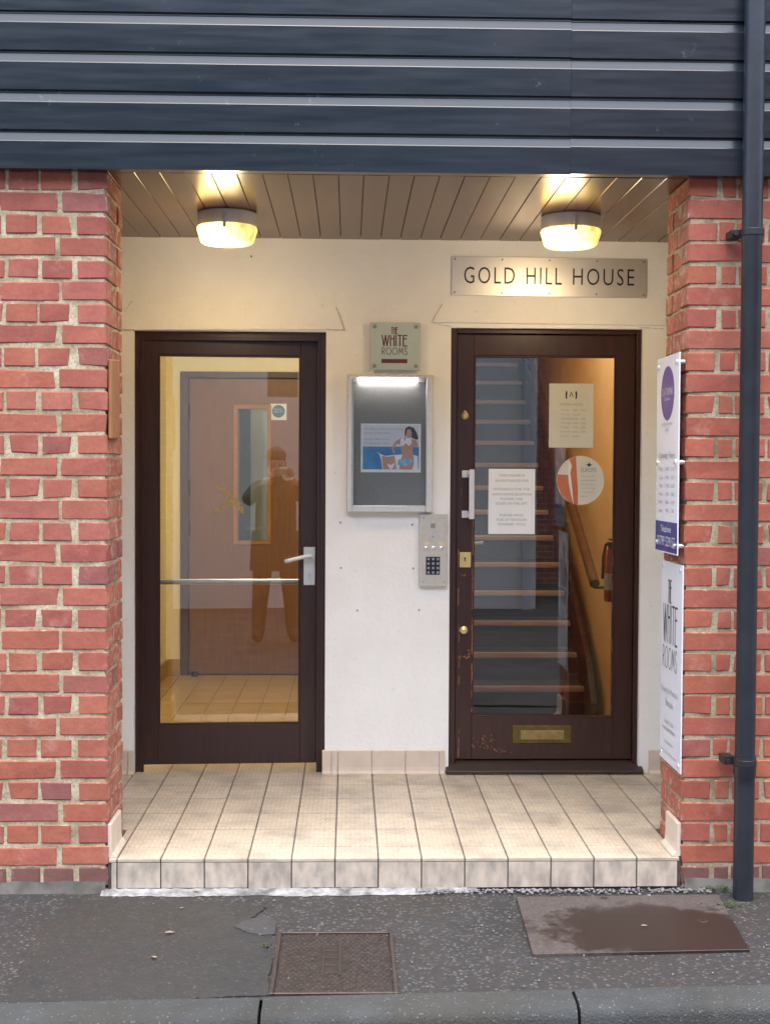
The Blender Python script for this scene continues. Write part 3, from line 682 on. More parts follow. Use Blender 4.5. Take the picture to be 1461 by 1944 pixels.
# mortar fillet and gravel at the foot of the step
m = MB(); n = 110; xa, xb = atZ(196, 1690, ZG)[0], atZ(905, 1690, ZG)[0]; rr = random.Random(9)
tp = []; bt = []
for i in range(n+1):
    x = xa+(xb-xa)*i/n; f = min(1, (n-i)/28)
    tp.append((x, -.005, ZG+.008+.003*rr.random())); wv = .5+.5*math.sin(9*x+1)*math.sin(23*x); bt.append((x, -.022-(.020+.016*wv+.008*rr.random())*f, ZG-.002))
m.add(tp+bt, [(i, i+1, n+2+i, n+1+i) for i in range(n)]); struct(m.build('mortar_fillet', 'white_mortar', smooth=True))
m = MB(); rr = random.Random(11)
for i in range(360):
    t_ = rr.random(); x = atZ(790, 1692, ZG)[0]+t_*1.02; y = -.012-abs(rr.gauss(0, .022)); r_ = rr.uniform(.0025, .0065)
    if x > XR+.12: continue
    m.ball((x, y, ZG+.003+r_*.4), r_, 6, (1, rr.uniform(.7, 1.2), rr.uniform(.5, .8)))
for i in range(170):
    x = rr.uniform(-.55, 2.1); y = rr.uniform(kerb_y(x)+.02, -.03); r_ = rr.uniform(.0012, .0035); m.ball((x, y, ZG), r_, 6)
tag(m.build('loose_gravel', 'gravel_stone', smooth=True), 'pale loose gravel lying along the foot of the step', 'gravel', kind='stuff')

# ================================================================== lamps
def lamp(px0, px1, py, label):
    # centre on the ceiling
    x, y = atZ((px0+px1)/2, py, ZS)
    t = thing('ceiling_lamp', (x, y, ZS), label, 'lamp', 'round lamps under the porch ceiling')
    MB().lathe((x, y, ZS), [(.112, 0), (.117, -.004), (.117, -.052), (.113, -.059), (.10, -.061)], 40).build('base', 'lamp_base', t, smooth=True)
    m = MB(); n = 40; prf = [(.117, -.056), (.119, -.060), (.119, -.066), (.114, -.082), (.104, -.113), (.094, -.120), (.05, -.124), (.012, -.125)]
    vs_ = []
    for r_, h in prf:
        for i in range(n):
            rr_ = r_; a = 2*math.pi*i/n; vs_.append((x+rr_*math.cos(a), y+rr_*math.sin(a), ZS+h))
    fs = [(j*n+i, j*n+(i+1) % n, (j+1)*n+(i+1) % n, (j+1)*n+i) for j in range(len(prf)-1) for i in range(n)]+[tuple(range((len(prf)-1)*n, len(prf)*n))]
    m.add(vs_, fs); m.build('lens', 'lit_lens', t, smooth=True)
    lp = bpy.data.lights.new('bulb', 'POINT'); lp.energy = 1.5; lp.color = (1, .79, .50); lp.shadow_soft_size = .07
    lo_ = bpy.data.objects.new('bulb', lp); COL.objects.link(lo_); lo_.parent = t; lo_.location = (-.02, 0, -.205)
    m = MB(); m.box(x-.006, x+.006, y-.123, y-.112, ZS-.075, ZS-.02); m.build('clip', 'lamp_base', t, bevel=.002)
    return t
lamp(375, 488, 405, 'lit round lamp under the porch ceiling above the left door')
lamp(1027, 1139, 411, 'lit round lamp under the porch ceiling above the house name sign')

# ================================================================== doors
YF = D+.03                 # door frames sit back in the reveal
# --- left door, ajar
x0, x1, z1 = d1[0], d1[1], d1[3]
ld = thing('glazed_door', (x0, YF, 0), 'left dark brown door with one tall pane and a silver lever handle', 'door')
fr = MB(); jw = .026
fr.box(x0, x0+jw, YF, YF+.07, .0, z1); fr.box(x1-jw, x1, YF, YF+.07, .0, z1); fr.box(x0+jw, x1-jw, YF, YF+.07, z1-jw, z1)
lw = jw+.012
fr.box(x0+jw, x0+lw, YF-.003, YF+.0035, 0, z1-jw); fr.box(x1-lw, x1-jw, YF-.003, YF+.0035, 0, z1-jw); fr.box(x0+lw, x1-lw, YF-.003, YF+.0035, z1-lw, z1-jw)
fr.build('door_frame', 'dark_door_wood', ld, bevel=.001)
gp = rectY(301, 673, 569, 1376, YF+.02)
hx = x0+jw+.003; lx1 = x1-jw-.004; lz0 = .032; lz1 = z1-jw-.004; hy = YF+.006
def leaf_box(): return hx, lx1, lz0, lz1
AJ = R(2.8)
lf = MB()
a0, a1 = hy, hy+.044
lf.box(hx, gp[0], a0, a1, lz0, lz1); lf.box(gp[1], lx1, a0, a1, lz0, lz1); lf.box(gp[0], gp[1], a0, a1, lz0, gp[2]); lf.box(gp[0], gp[1], a0, a1, gp[3], lz1)
leaf = lf.build('door_leaf', 'dark_door_wood', ld, loc=(hx, hy, 0), bevel=.0015)
def bead(parent, g_, y0, y1, w_, m_, name='glazing_bead'):
    b_ = MB(); X0, X1, Z0, Z1 = g_
    b_.box(X0+.0005, X0+w_, y0, y1, Z0+.0005, Z1-.0005); b_.box(X1-w_, X1-.0005, y0, y1, Z0+.0005, Z1-.0005); b_.box(X0+w_, X1-w_, y0, y1, Z0+.0005, Z0+w_); b_.box(X0+w_, X1-w_, y0, y1, Z1-w_, Z1-.0005)
    return b_.build(name, m_, parent, bevel=.001)
bead(leaf, gp, a0+.004, a0+.018, .008, 'dark_door_wood')
part('glass_pane', 'window_glass', leaf, (gp[0]+.001, gp[1]-.001, a0+.019, a0+.024, gp[2]+.001, gp[3]-.001))
zb_ = atY(430, 1108, YF)[1]
MB().tube((gp[0]-.03, a0+.075, zb_), (gp[1]+.02, a0+.075, zb_), .0125, n=16).build('push_bar', 'steel', leaf, smooth=True)
h = rectY(576, 1039, 598, 1112, a0)
part('backplate', 'aluminium', leaf, (h[0], h[1], a0-.009, a0-.0005, h[2], h[3]), bevel=.002)
lv0 = atY(589, 1056, a0-.045); lv1 = atY(542, 1066, a0-.045)
m = MB(); m.tube((lv0[0], a0-.009, lv0[1]), (lv0[0], a0-.047, lv0[1]), .011, n=16)
m.path([(lv0[0], a0-.046, lv0[1]), (lv0[0]-.02, a0-.05, lv0[1]-.002), (lv1[0]+.01, a0-.05, lv1[1]+.002), (lv1[0], a0-.047, lv1[1])], .0095, 14); m.ball((lv1[0], a0-.047, lv1[1]), .0095)
m.build('lever_handle', 'aluminium', leaf, smooth=True)
kh = atY(587, 1093, a0); m = MB(); m.tube((kh[0], a0-.0115, kh[1]), (kh[0], a0-.009, kh[1]), .008, n=14); m.box(kh[0]-.003, kh[0]+.003, a0-.0112, a0-.009, kh[1]-.018, kh[1]-.004); m.build('lock_cylinder', 'steel', leaf)
# torn remains of crossed tape on the pane
m = MB(); rr = random.Random(4); ty = a0+.0185
for (pa, pb, n_, wv) in (((422, 926), (464, 974), 26, .010), ((443, 948), (405, 974), 18, .008), ((412, 924), (440, 944), 10, .004)):
    A, B = atY(*pa, ty), atY(*pb, ty)
    for i in range(n_):
        f = i/n_; cx = A[0]+(B[0]-A[0])*f+rr.uniform(-wv, wv); cz = A[1]+(B[1]-A[1])*f+rr.uniform(-wv, wv); an = math.atan2(B[1]-A[1], B[0]-A[0])+rr.uniform(-.5, .5); L_ = rr.uniform(.006, .018); w_ = rr.uniform(.0015, .004)
        ca, sa = math.cos(an), math.sin(an)
        m.add([(cx+ca*u-sa*v, ty-.0004*rr.random(), cz+sa*u+ca*v) for u, v in ((-L_, -w_), (L_, -w_*.6), (L_*.8, w_), (-L_*.9, w_*.7))], [(0, 1, 2, 3)])
m.build('tape_remains', 'tape', leaf)
m = MB()
for pz in (1345, 700): z = atY(256, pz, YF)[1]; m.tube((hx-.003, hy-.004, z-.045), (hx-.003, hy-.004, z+.045), .006, n=10)
m.build('hinge', 'black_iron', leaf)
leaf.rotation_euler = (0, 0, AJ)

# --- right door
x0, x1, z1 = d2[0], d2[1], d2[3]
rd = thing('glazed_door', (x0, YF, 0), 'right worn dark brown door with paper notices on its tall pane and a brass letter plate', 'door')
fl = rectY(868, 634, 1197, 1441, YF+.012)
fr = MB(); fr.box(x0, fl[0]-.002, YF-.008, YF+.07, .0, z1); fr.box(fl[1]+.002, x1, YF-.008, YF+.07, .0, z1); fr.box(fl[0]-.002, fl[1]+.002, YF-.008, YF+.07, fl[3]+.002, z1)
fr.build('door_frame', 'worn_door_wood', rd, bevel=.002)
gp2 = rectY(899, 675, 1161, 1361, YF+.03)
a2 = YF+.014; lf = MB()
lf.box(fl[0], gp2[0], a2, a2+.044, fl[2], fl[3]); lf.box(gp2[1], fl[1], a2, a2+.044, fl[2], fl[3]); lf.box(gp2[0], gp2[1], a2, a2+.044, fl[2], gp2[2]); lf.box(gp2[0], gp2[1], a2, a2+.044, gp2[3], fl[3])
rleaf = lf.build('door_leaf', 'worn_door_wood', rd, loc=(fl[0], a2, 0), bevel=.0015)
bead(rleaf, gp2, a2+.003, a2+.018, .008, 'worn_door_wood')
GY = a2+.019
part('glass_pane', 'window_glass', rleaf, (gp2[0]+.001, gp2[1]-.001, GY, GY+.005, gp2[2]+.001, gp2[3]-.001))
th = rectY(846, 1443, 1231, 1466, D)
m = MB(); m.prism([(x0-.012, D-.035, .004), (x0-.012, D-.037, .018), (x0-.012, D+.01, .034), (x0-.012, D+.06, fl[2]-.006), (x0-.012, D+.12, fl[2]-.006), (x0-.012, D+.12, .002)], (x1-x0+.03, 0, 0)); m.build('threshold', 'threshold_wood', rd, bevel=.002)
def onleaf(px, py): return atY(px, py, a2)
# brass cylinder, keyhole plate, knob
cx, cz = onleaf(882, 789); MB().lathe((cx, a2, cz), [(.0165, -.001), (.0165, .004), (.012, .007), (.009, .012), (.004, .012)], 24, 'y').build('cylinder_lock', 'brass', rleaf, smooth=True)
m = MB(); m.tube((cx, a2-.001, cz+.014), (cx, a2-.008, cz+.018), .006, n=10); m.build('lock_pin', 'brass', rleaf, smooth=True)
h = rectY(872, 1048, 893, 1077, a2); part('keyhole_plate', 'brass', rleaf, (h[0], h[1], a2-.004, a2-.0004, h[2], h[3]), bevel=.001)
cx, cz = onleaf(882, 1061); m = MB(); m.lathe((cx, a2-.004, cz+.004), [(.0042, 0), (.0042, .0006)], 12, 'y'); m.add([(cx-.003, a2-.0046, cz+.003), (cx+.003, a2-.0046, cz+.003), (cx+.0016, a2-.0046, cz-.012), (cx-.0016, a2-.0046, cz-.012)], [(0, 1, 2, 3)]); m.build('keyhole', 'black_iron', rleaf)
cx, cz = onleaf(880, 1196); MB().lathe((cx, a2, cz), [(.017, -.001), (.017, .003), (.009, .006), (.0085, .016), (.0125, .022), (.013, .027), (.006, .031)], 24, 'y').build('knob', 'brass', rleaf, smooth=True)
# pull handle
z0_, z1_ = onleaf(880, 983)[1], onleaf(880, 893)[1]; xa = onleaf(876, 900)[0]; xb = onleaf(893, 900)[0]
m = MB()
m.box(xa, xa+.03, a2-.010, a2-.0005, z0_, z0_+.032); m.box(xa, xa+.03, a2-.010, a2-.0005, z1_-.032, z1_)
m.box(xb-.018, xb+.01, a2-.05, a2-.010, z0_+.002, z0_+.020); m.box(xb-.018, xb+.01, a2-.05, a2-.010, z1_-.020, z1_-.002)
m.box(xb-.012, xb+.012, a2-.062, a2-.05, z0_-.004, z1_+.004); m.build('pull_handle', 'white_metal', rleaf, bevel=.003, segs=2)
# letter plate
h = rectY(972, 1377, 1083, 1411, a2); part('letter_plate', 'tarnished_brass', rleaf, (h[0], h[1], a2-.005, a2-.0004, h[2], h[3]), bevel=.002)
h = rectY(987, 1386, 1069, 1404, a2); part('letter_flap', 'dull_brass', rleaf, (h[0], h[1], a2-.0095, a2-.0052, h[2], h[3]), bevel=.002)
# scrapes down to bare timber
m = MB(); rr = random.Random(8)
def scrape(px, py, w_, h_, n_):
    x, z = onleaf(px, py)
    for i in range(n_):
        cx, cz = x+rr.uniform(-w_, w_), z+rr.uniform(-h_, h_); r1, r2 = rr.uniform(.001, .0045), rr.uniform(.001, .004)
        m.add([(cx+r1*math.cos(t_)*rr.uniform(.6, 1.2), a2-.0006, cz+r2*math.sin(t_)*rr.uniform(.6, 1.2)) for t_ in (0, 1.05, 2.1, 3.14, 4.2, 5.2)], [tuple(range(6))])
scrape(880, 1248, .026, .006, 26); scrape(915, 1408, .06, .035, 26); scrape(960, 1425, .05, .01, 10); scrape(890, 1238, .004, .02, 8); scrape(880, 1092, .008, .006, 5); scrape(875, 950, .003, .05, 8); scrape(874, 1085, .002, .06, 6)
def worn_line(px, py0, py1, w_, dens):
    x, za = onleaf(px, py0); _, zb_ = onleaf(px, py1); z = zb_
    while z < za:
        L_ = rr.uniform(.006, .05)
        if rr.random() < dens: q_ = w_*rr.uniform(.4, 1.2); o_ = rr.uniform(-.001, .001); m.add([(x+o_-q_, a2-.0006, z), (x+o_+q_*.8, a2-.0006, z+.003), (x+o_+q_, a2-.0006, z+L_), (x+o_-q_*.7, a2-.0006, z+L_*.9)], [(0, 1, 2, 3)])
        z += L_
worn_line(897, 1000, 1352, .0021, .7); worn_line(870, 1030, 1150, .0024, .6); worn_line(871, 1180, 1300, .0018, .4); worn_line(870, 1380, 1438, .0022, .5); worn_line(1163, 1000, 1350, .0014, .35)
m.build('paint_scrape', 'bare_wood', rleaf)
MB().tube((onleaf(898, 1033)[0], a2+.06, onleaf(898, 1033)[1]), (onleaf(915, 1032)[0]+.01, a2+.06, onleaf(915, 1032)[1]), .007, n=10).build('inner_lever', 'white_metal', rleaf, smooth=True)

# ================================================================== notices on the right pane
def sheet(name, px0, py0, px1, py1, Y, m_, label, cat, rot=0, parent=None, back=False):
    r_ = rectY(px0, py0, px1, py1, Y); x, z = (r_[0]+r_[1])/2, (r_[2]+r_[3])/2
    t = thing(name, (x, Y, z), label, cat)
    return t, r_, wallsurf(x, Y, z), (r_[1]-r_[0])/2, (r_[3]-r_[2])/2
t, r_, sf_, hw, hh = sheet('paper_notice', 927, 890, 1014, 1014, GY-.0008, 'paper', 'white paper notice in a clear sleeve on the right door beside the pull handle', 'notice')
m = MB(sf_); plate(m, -hw, hw, -hh, hh, -.0004, .0004); m.build('sheet', 'paper', t)
m = MB(sf_); lines = [('THIS DOOR IS', .55, .80), ('AN ENTRANCE FOR', .72, .64), ('ENTRANCE FOR THE', .78, .38), ('WHITE ROOMS RECEPTION', .84, .22), ('PLEASE USE', .48, .08), ('DOOR ON THE LEFT', .68, -.06), ('PLEASE RING', .50, -.42), ('FOR ATTENTION', .64, -.56), ('THANK YOU', .60, -.70)]
for s_, w_, v in lines: text(m, s_, -hw*w_, hw*w_, hh*v-.0055, hh*v+.0055, .0006)
m.build('lettering', 'faint_ink', t)
m = MB(sf_)
for u in (-hw*.9, hw*.88): plate(m, u-.001, u+.001, -hh, hh, .0006, .0012)
m.build('sleeve_edge', 'sign_white', t)
t, r_, sf_, hw, hh = sheet('paper_notice', 1042, 728, 1125, 850, GY-.0008, 'cream_paper', 'cream opening hours notice high on the right door pane', 'notice')
m = MB(sf_); plate(m, -hw, hw, -hh, hh, -.0003, .0003); m.build('sheet', 'cream_paper', t)
m = MB(sf_); text(m, 'OPENING HOURS', -hw*.52, hw*.5, hh*.36-.006, hh*.36+.004, .0005)
for i, (a_, b_) in enumerate((('Monday', '9.00 - 5.30'), ('Tuesday', 'Closed'), ('Wednesday', '9.00 - 5.30'), ('Thursday', '9.00 - 7.30'), ('Friday', '9.00 - 6.00'), ('Saturday', '9.00 - 5.00'), ('Sunday', 'Closed'))):
    v = hh*(.17-.135*i); text(m, a_, -hw*.47, -hw*(.47-.06*len(a_)), v-.004, v+.004, .0005); text(m, b_, hw*.06, hw*(.06+.052*len(b_)), v-.004, v+.004, .0005)
m.build('lettering', 'grey_ink', t)
m = MB(sf_)
for u, sgn in ((-.24, 1), (.23, -1)):
    poly(m, [(hw*u, hh*.78), (hw*u+.006*sgn, hh*.74), (hw*u+.004*sgn, hh*.60), (hw*u+.006*sgn, hh*.52), (hw*u-.002*sgn, hh*.54), (hw*u-.003*sgn, hh*.68)], .0004, .0006)
poly(m, [(-.01, hh*.58), (0, hh*.76), (.01, hh*.58), (.006, hh*.58), (0, hh*.7), (-.006, hh*.58)], .0004, .0006); m.build('emblem', 'ink', t)
# round sticker
x, z = atY(1101, 912, GY-.0008); rs = atY(1146, 912, GY-.0008)[0]-x; rv = rs*1.03
t = thing('round_sticker', (x, GY-.0008, z), 'round sticker with a coral figure half and grey text half on the right door pane', 'sticker'); sf_ = wallsurf(x, GY-.0008, z)
m = MB(sf_); poly(m, disc(0, 0, rs, rv, 40), -.0003, .0003); m.build('disc', 'cream_paper', t)
def clip(pts): return [(u, v) if (u/rs)**2+(v/rv)**2 < 1 else (u/math.hypot(u/rs, v/rv), v/math.hypot(u/rs, v/rv)) for u, v in pts]
cx = lambda u, v: (u*rs, v*rv)
m = MB(sf_)
poly(m, clip([cx(*p) for p in ((-1.2, .30), (-.52, .22), (-.5, -.1), (-.42, -.5), (-.3, -.95), (-.6, -1.1), (-.9, -.7), (-1.2, -.2))]), .0004, .0007)
poly(m, clip([cx(*p) for p in ((-.48, .86), (-.2, .98), (-.17, .5), (-.13, 0), (-.1, -.5), (-.1, -1.0), (-.28, -.98), (-.33, -.5), (-.38, 0), (-.42, .3), (-.36, .6))]), .0004, .0007)
m.build('figure_print', 'peach_print', t)
m = MB(sf_); poly(m, [cx(*p) for p in ((-.5, .84), (-.40, .55), (-.45, .3), (-.36, -.2), (-.3, -.8), (-.27, -.98), (-.36, -.6), (-.47, -.1), (-.52, .2))], .0007, .0009); m.build('ribbon_print', 'white_print', t)
m = MB(sf_); text(m, 'EUROPE', .02*rs, .66*rs, .34*rv, .52*rv, .0005)
for i in range(6): text(m, ('beauty salon', 'treatments', 'for the face', 'and body', 'by appointment', 'here')[i], .02*rs, (.62, .66, .6, .64, .62, .3)[i]*rs, (.16-.16*i)*rv-.003, (.16-.16*i)*rv+.0035, .0005)
m.build('lettering', 'grey_ink', t)
m = MB(sf_); poly(m, [cx(*p) for p in ((.36, .74), (.41, .66), (.52, .64), (.42, .61), (.36, .55), (.30, .61), (.20, .64), (.31, .66))], .0005, .0007); m.build('emblem', 'ink', t)

# ================================================================== house name sign
r_ = rectY(857, 487, 1225, 566, D); x, z = (r_[0]+r_[1])/2, (r_[2]+r_[3])/2; hw, hh = (r_[1]-r_[0])/2, (r_[3]-r_[2])/2-.002
t = thing('name_sign', (x, D, z), 'long brushed steel sign reading GOLD HILL HOUSE above the right door', 'sign'); sf_ = wallsurf(x, D, z)
m = MB(sf_); plate(m, -hw, hw, -hh, hh, .006, .010); m.build('plate', 'brushed_steel', t, bevel=.0008)
m = MB(sf_); vb, vt = -.033, .040
for s_, pa, pb in (('GOLD', 880, 976), ('HILL', 998, 1065), ('HOUSE', 1086, 1202)):
    ua = atY(pa, 525, D)[0]-x; ub = atY(pb, 525, D)[0]-x; text(m, s_, ua, ub, vb, vt, .0101, thin=-.004, dep=.0008, space=1.22)
m.build('lettering', 'sign_black', t)
m = MB(sf_)
for u in (-.97, -.485, 0, .485, .97):
    for v in (-.85, .85): m.tube((hw*u, hh*v, .0095), (hw*u, hh*v, .013), .0042, n=10)
m.build('screw', 'dull_stud', t)
t.rotation_euler = (0, .006, 0)

# ================================================================== glass plaque
r_ = rectY(702, 613, 797, 704, D); x, z = (r_[0]+r_[1])/2, (r_[2]+r_[3])/2; hw, hh = (r_[1]-r_[0])/2, (r_[3]-r_[2])/2
t = thing('glass_plaque', (x, D, z), 'small pale green glass plaque reading THE WHITE ROOMS above the notice case', 'plaque'); sf_ = wallsurf(x, D, z)
m = MB(sf_); plate(m, -hw, hw, -hh, hh, .016, .022); m.build('panel', 'plaque_glass', t, bevel=.0012)
m = MB(sf_); 
for u in (-.82, .82):
    for v in (-.82, .82): m.tube((hw*u, hh*v, -.002), (hw*u, hh*v, .026), .0085, n=16)
m.build('standoff', 'dull_stud', t)
m = MB(sf_); deco(m, 'THE', -.16*hw, .10*hw, .52*hh, .80*hh, .0226, .0032); deco(m, 'WHITE', -.52*hw, .46*hw, .02*hh, .46*hh, .0226, .0052); deco(m, 'ROOMS', -.52*hw, .48*hw, -.34*hh, -.06*hh, .0226, .0026)
m.build('lettering', 'maroon_ink', t)
m = MB(sf_); plate(m, -.54*hw, .48*hw, -.70*hh, -.53*hh, .0222, .0228); m.build('band', 'maroon_ink', t)

# ================================================================== notice case
r_ = rectY(659, 712, 820, 972, D); x, z = (r_[0]+r_[1])/2, (r_[2]+r_[3])/2; hw, hh = (r_[1]-r_[0])/2, (r_[3]-r_[2])/2
t = thing('notice_case', (x, D, z), 'lit aluminium notice case with grey backing between the two doors', 'notice case'); sf_ = wallsurf(x, D, z)
m = MB(sf_); plate(m, -hw+.004, hw-.004, -hh+.004, hh-.004, .0, .012); m.build('backboard', 'felt', t)
fw = .024; m = MB(sf_); plate(m, -hw, -hw+fw, -hh, hh, .0, .042); plate(m, hw-fw*1.3, hw, -hh, hh, .0, .042); plate(m, -hw+fw, hw-fw*1.3, -hh, -hh+fw*1.2, .0, .042); plate(m, -hw+fw, hw-fw*1.3, hh-fw*.6, hh, .0, .042); m.build('frame', 'aluminium', t, bevel=.003)
m = MB(sf_); m.tube((-hw*.74, hh*.925, .028), (hw*.62, hh*.925, .028), .0125, n=14); m.build('light_tube', 'tube_light', t, smooth=True)
m = MB(sf_); plate(m, -hw*.86, -hw*.745, hh*.895, hh*.955, .014, .036); plate(m, hw*.625, hw*.80, hh*.895, hh*.955, .014, .036); plate(m, -hw*.70, -hw*.685, hh*.89, hh*.96, .026, .0415); m.build('tube_holder', 'lamp_base', t, bevel=.001)
m = MB(sf_); plate(m, -hw+fw, hw-fw*1.3, -hh+fw*1.2, hh-fw*.6, .0425, .0445); m.build('glass_pane', 'clear_glass', t)
m = MB(sf_); plate(m, -hw+fw+.0005, -hw+fw+.004, -hh+.03, hh-.02, .0385, .0445); m.build('glazing_strip', 'aluminium', t)
# poster inside it
r_ = rectY(685, 804, 798, 897, D-.013); x2, z2 = (r_[0]+r_[1])/2, (r_[2]+r_[3])/2; hw, hh = (r_[1]-r_[0])/2, (r_[3]-r_[2])/2
t = thing('poster', (x2, D-.013, z2), 'small poster of a woman in swimwear before blue sea inside the notice case', 'poster'); sf_ = wallsurf(x2, D-.013, z2)
U = lambda *pts: [((u/50-1)*hw, (1-v/50)*hh) for u, v in pts]     # 0..100 across, 0..100 down
def pp_(name, m_, h0, *ps):
    b_ = MB(sf_)
    for p in ps: poly(b_, U(*p), h0, h0+.0003)
    return b_.build(name, m_, t)
m = MB(sf_); plate(m, -hw, hw, -hh, hh, -.0002, .0008); m.build('sheet', 'white_print', t)
pp_('sky_area', 'sky_print', .0009, [(3, 3), (97, 3), (97, 47), (3, 47)])
pp_('sea_area', 'sea_print', .0009, [(3, 47.2), (97, 47.2), (97, 94), (3, 94)])
pp_('cut_out', 'white_print', .0013, [(27, 58), (31, 63), (34, 74), (36, 94), (96, 94), (95, 66), (80, 62), (60, 64), (40, 66), (32, 62)])
pp_('figure', 'skin_print', .0017, [(75, 9), (80, 8), (85, 12), (85.5, 22), (83, 28), (84, 31), (92, 34), (96, 44), (93, 50), (88, 46), (86, 55), (88, 68), (89, 82), (86, 94), (64, 94), (65, 80), (69, 66), (67, 52), (68, 42), (60, 42), (55, 50), (57, 60), (54.5, 62), (51, 50), (57, 37), (67, 29), (73, 28), (76, 25), (73, 18)],
    [(35, 66), (44, 68), (56, 66), (58, 78), (60, 94), (37, 94), (36, 80)])
pp_('swimwear', 'white_print', .0021, [(66, 32), (71, 27), (73, 36), (76, 28), (84, 30), (85, 40), (80, 46), (75, 40), (70, 46), (66, 42)], [(44, 82), (50, 85), (57, 80), (54, 90), (50, 94), (47, 90)])
pp_('wrap', 'blue_cloth_print', .0021, [(62, 74), (72, 72), (84, 71), (88, 78), (78, 84), (74, 88), (70, 84), (62, 86)])
pp_('hair', 'hair_print', .0021, [(73, 16), (74, 9), (80, 5), (88, 8), (93, 18), (96, 30), (93, 33), (87, 30), (84, 28), (85, 18), (82, 11), (77, 12), (76, 18), (75, 26), (73, 24)])
m = MB(sf_)
for s_, a_, b_, v in (('All Natural UV Free Tanning', 6, 70, 9), ('Spray Treatments', 6, 48, 17), ('Special Offer Price', 6, 46, 30), ('For December Only', 6, 46, 38)):
    (u0, v0), (u1, v1) = U((a_, v+5), (b_, v)); text(m, s_, u0, u1, v0, v1, .0013)
m.build('lettering', 'grey_ink', t)

# ================================================================== intercom
r_ = rectY(795, 976, 848, 1112, D); x, z = (r_[0]+r_[1])/2, (r_[2]+r_[3])/2; hw, hh = (r_[1]-r_[0])/2, (r_[3]-r_[2])/2
t = thing('door_entry_panel', (x, D, z), 'beige metal door entry panel with black keypad between case and right door', 'intercom'); sf_ = wallsurf(x, D, z)
V = lambda v: hh*(1-v/50)
m = MB(sf_); plate(m, -hw, hw, -hh, hh, 0, .026); m.build('panel', 'intercom_metal', t, bevel=.0015)
m = MB(sf_)
for i in range(5):
    for j in range(5): m.tube((-.003+.0048*(i-2)*.9, V(16)+.0048*(j-2)*.9, .0255), (-.003+.0048*(i-2)*.9, V(16)+.0048*(j-2)*.9, .0268), .0017, n=6)
m.build('speaker_grille', 'black_plastic', t); t.children[-1]['kind'] = 'stuff'
m = MB(sf_); m.tube((-.002, V(31), .0255), (-.002, V(31), .027), .0028, n=8); m.build('indicator', 'black_plastic', t)
for u in (-.50, .55): m = MB(sf_); plate(m, hw*u-.012, hw*u+.014, V(43), V(38), .0255, .0268); m.build('name_label', 'amber_label', t)
for u in (-.52, .0, .55): m = MB(sf_); m.lathe((0, 0, 0), [(.0088, .0), (.0088, .003), (.006, .0045)], 16); m.v = [sf_.o+sf_.ux*(hw*u+(p-sf_.o).dot(sf_.ux))+sf_.uz*(V(47)+(p-sf_.o).dot(sf_.uz))+sf_.n*(.0255+(p-sf_.o).dot(sf_.n)) for p in m.v]; m.build('call_button', 'bright_pin', t, smooth=True)
m = MB(sf_); plate(m, -hw*.52, hw*.46, V(84), V(59), .0255, .0275); m.build('keypad', 'black_plastic', t, bevel=.0008); kp = t.children[-1]
for i in range(3):
    for j in range(4):
        u, v = -hw*.52+hw*.98*(i+.5)/3+.001, V(59)+(V(84)-V(59))*(j+.5)/4; m = MB(sf_); plate(m, u-.0052, u+.0052, v-.0052, v+.0052, .0275, .0300); m.build('key', 'key_metal', kp, bevel=.0012)
m = MB(sf_)
for u, v in ((-.7, 5), (.75, 5), (-.7, 94), (.75, 94)): m.tube((hw*u, V(v), .0255), (hw*u, V(v), .027), .003, n=8)
m.build('screw', 'dull_stud', t)

# ================================================================== signs on the right jamb
def jambsurf(y, z, x): return Surf((x, y, z), (0, -1, 0), (0, 0, 1), (-1, 0, 0))
xs_ = XR-.028
ya, zt = atX(1291, 667, xs_); yb, _ = atX(1247, 690, xs_); _, zb2 = atX(1287, 1056, xs_)
ya = max(ya, -.012); yc, zc = (ya+yb)/2, (zt+zb2)/2; hw, hh = (yb-ya)/2, (zt-zb2)/2
t = thing('acrylic_sign', (XR, yc, zc), 'white acrylic sign with purple disc on steel pins on the inner face of right pier', 'sign'); sf_ = jambsurf(yc, zc, xs_)
m = MB(sf_); plate(m, -hw, hw, -hh, hh, -.0045, .0); m.build('panel', 'sign_white', t, bevel=.0008)
V = lambda v: hh*(1-v/50)
m = MB(sf_); poly(m, disc(0, V(19), hw*.60, hw*.60*1.0, 36), .0002, .0005); m.build('disc_print', 'purple_print', t)
m = MB(sf_); text(m, 'D.A. THOMAS', -hw*.46, hw*.46, V(20), V(16.2), .0006); text(m, 'Opticians', -hw*.25, hw*.25, V(23), V(21), .0006); m.build('lettering', 'sign_white', t)
m = MB(sf_); text(m, 'caring for your', -hw*.5, hw*.5, V(36), V(33), .0003); text(m, 'eyes', -hw*.14, hw*.14, V(39), V(36.8), .0003)
text(m, 'Opening Times', -hw*.72, hw*.72, V(53), V(48.5), .0003)
for i, d_ in enumerate(('Mon', 'Tues', 'Weds', 'Thurs', 'Fri', 'Sat')):
    v = 57+4.2*i; text(m, d_, -hw*.7, -hw*.35, V(v+1.4), V(v-.6), .0003); text(m, '9.00', -hw*.1, hw*.2, V(v+1.2), V(v-.6), .0003); text(m, '5.30', hw*.4, hw*.68, V(v+1.2), V(v-.6), .0003)
m.build('fine_lettering', 'faint_ink', t)
m = MB(sf_); plate(m, -hw*.985, hw*.985, V(99.3), V(84), .0002, .0005); m.build('band', 'navy_print', t)
m = MB(sf_); text(m, 'Telephone', -hw*.46, hw*.46, V(90.5), V(86), .0006); text(m, '01799 529157', -hw*.8, hw*.8, V(96.5), V(91.5), .0006); m.build('band_lettering', 'sign_white', t)
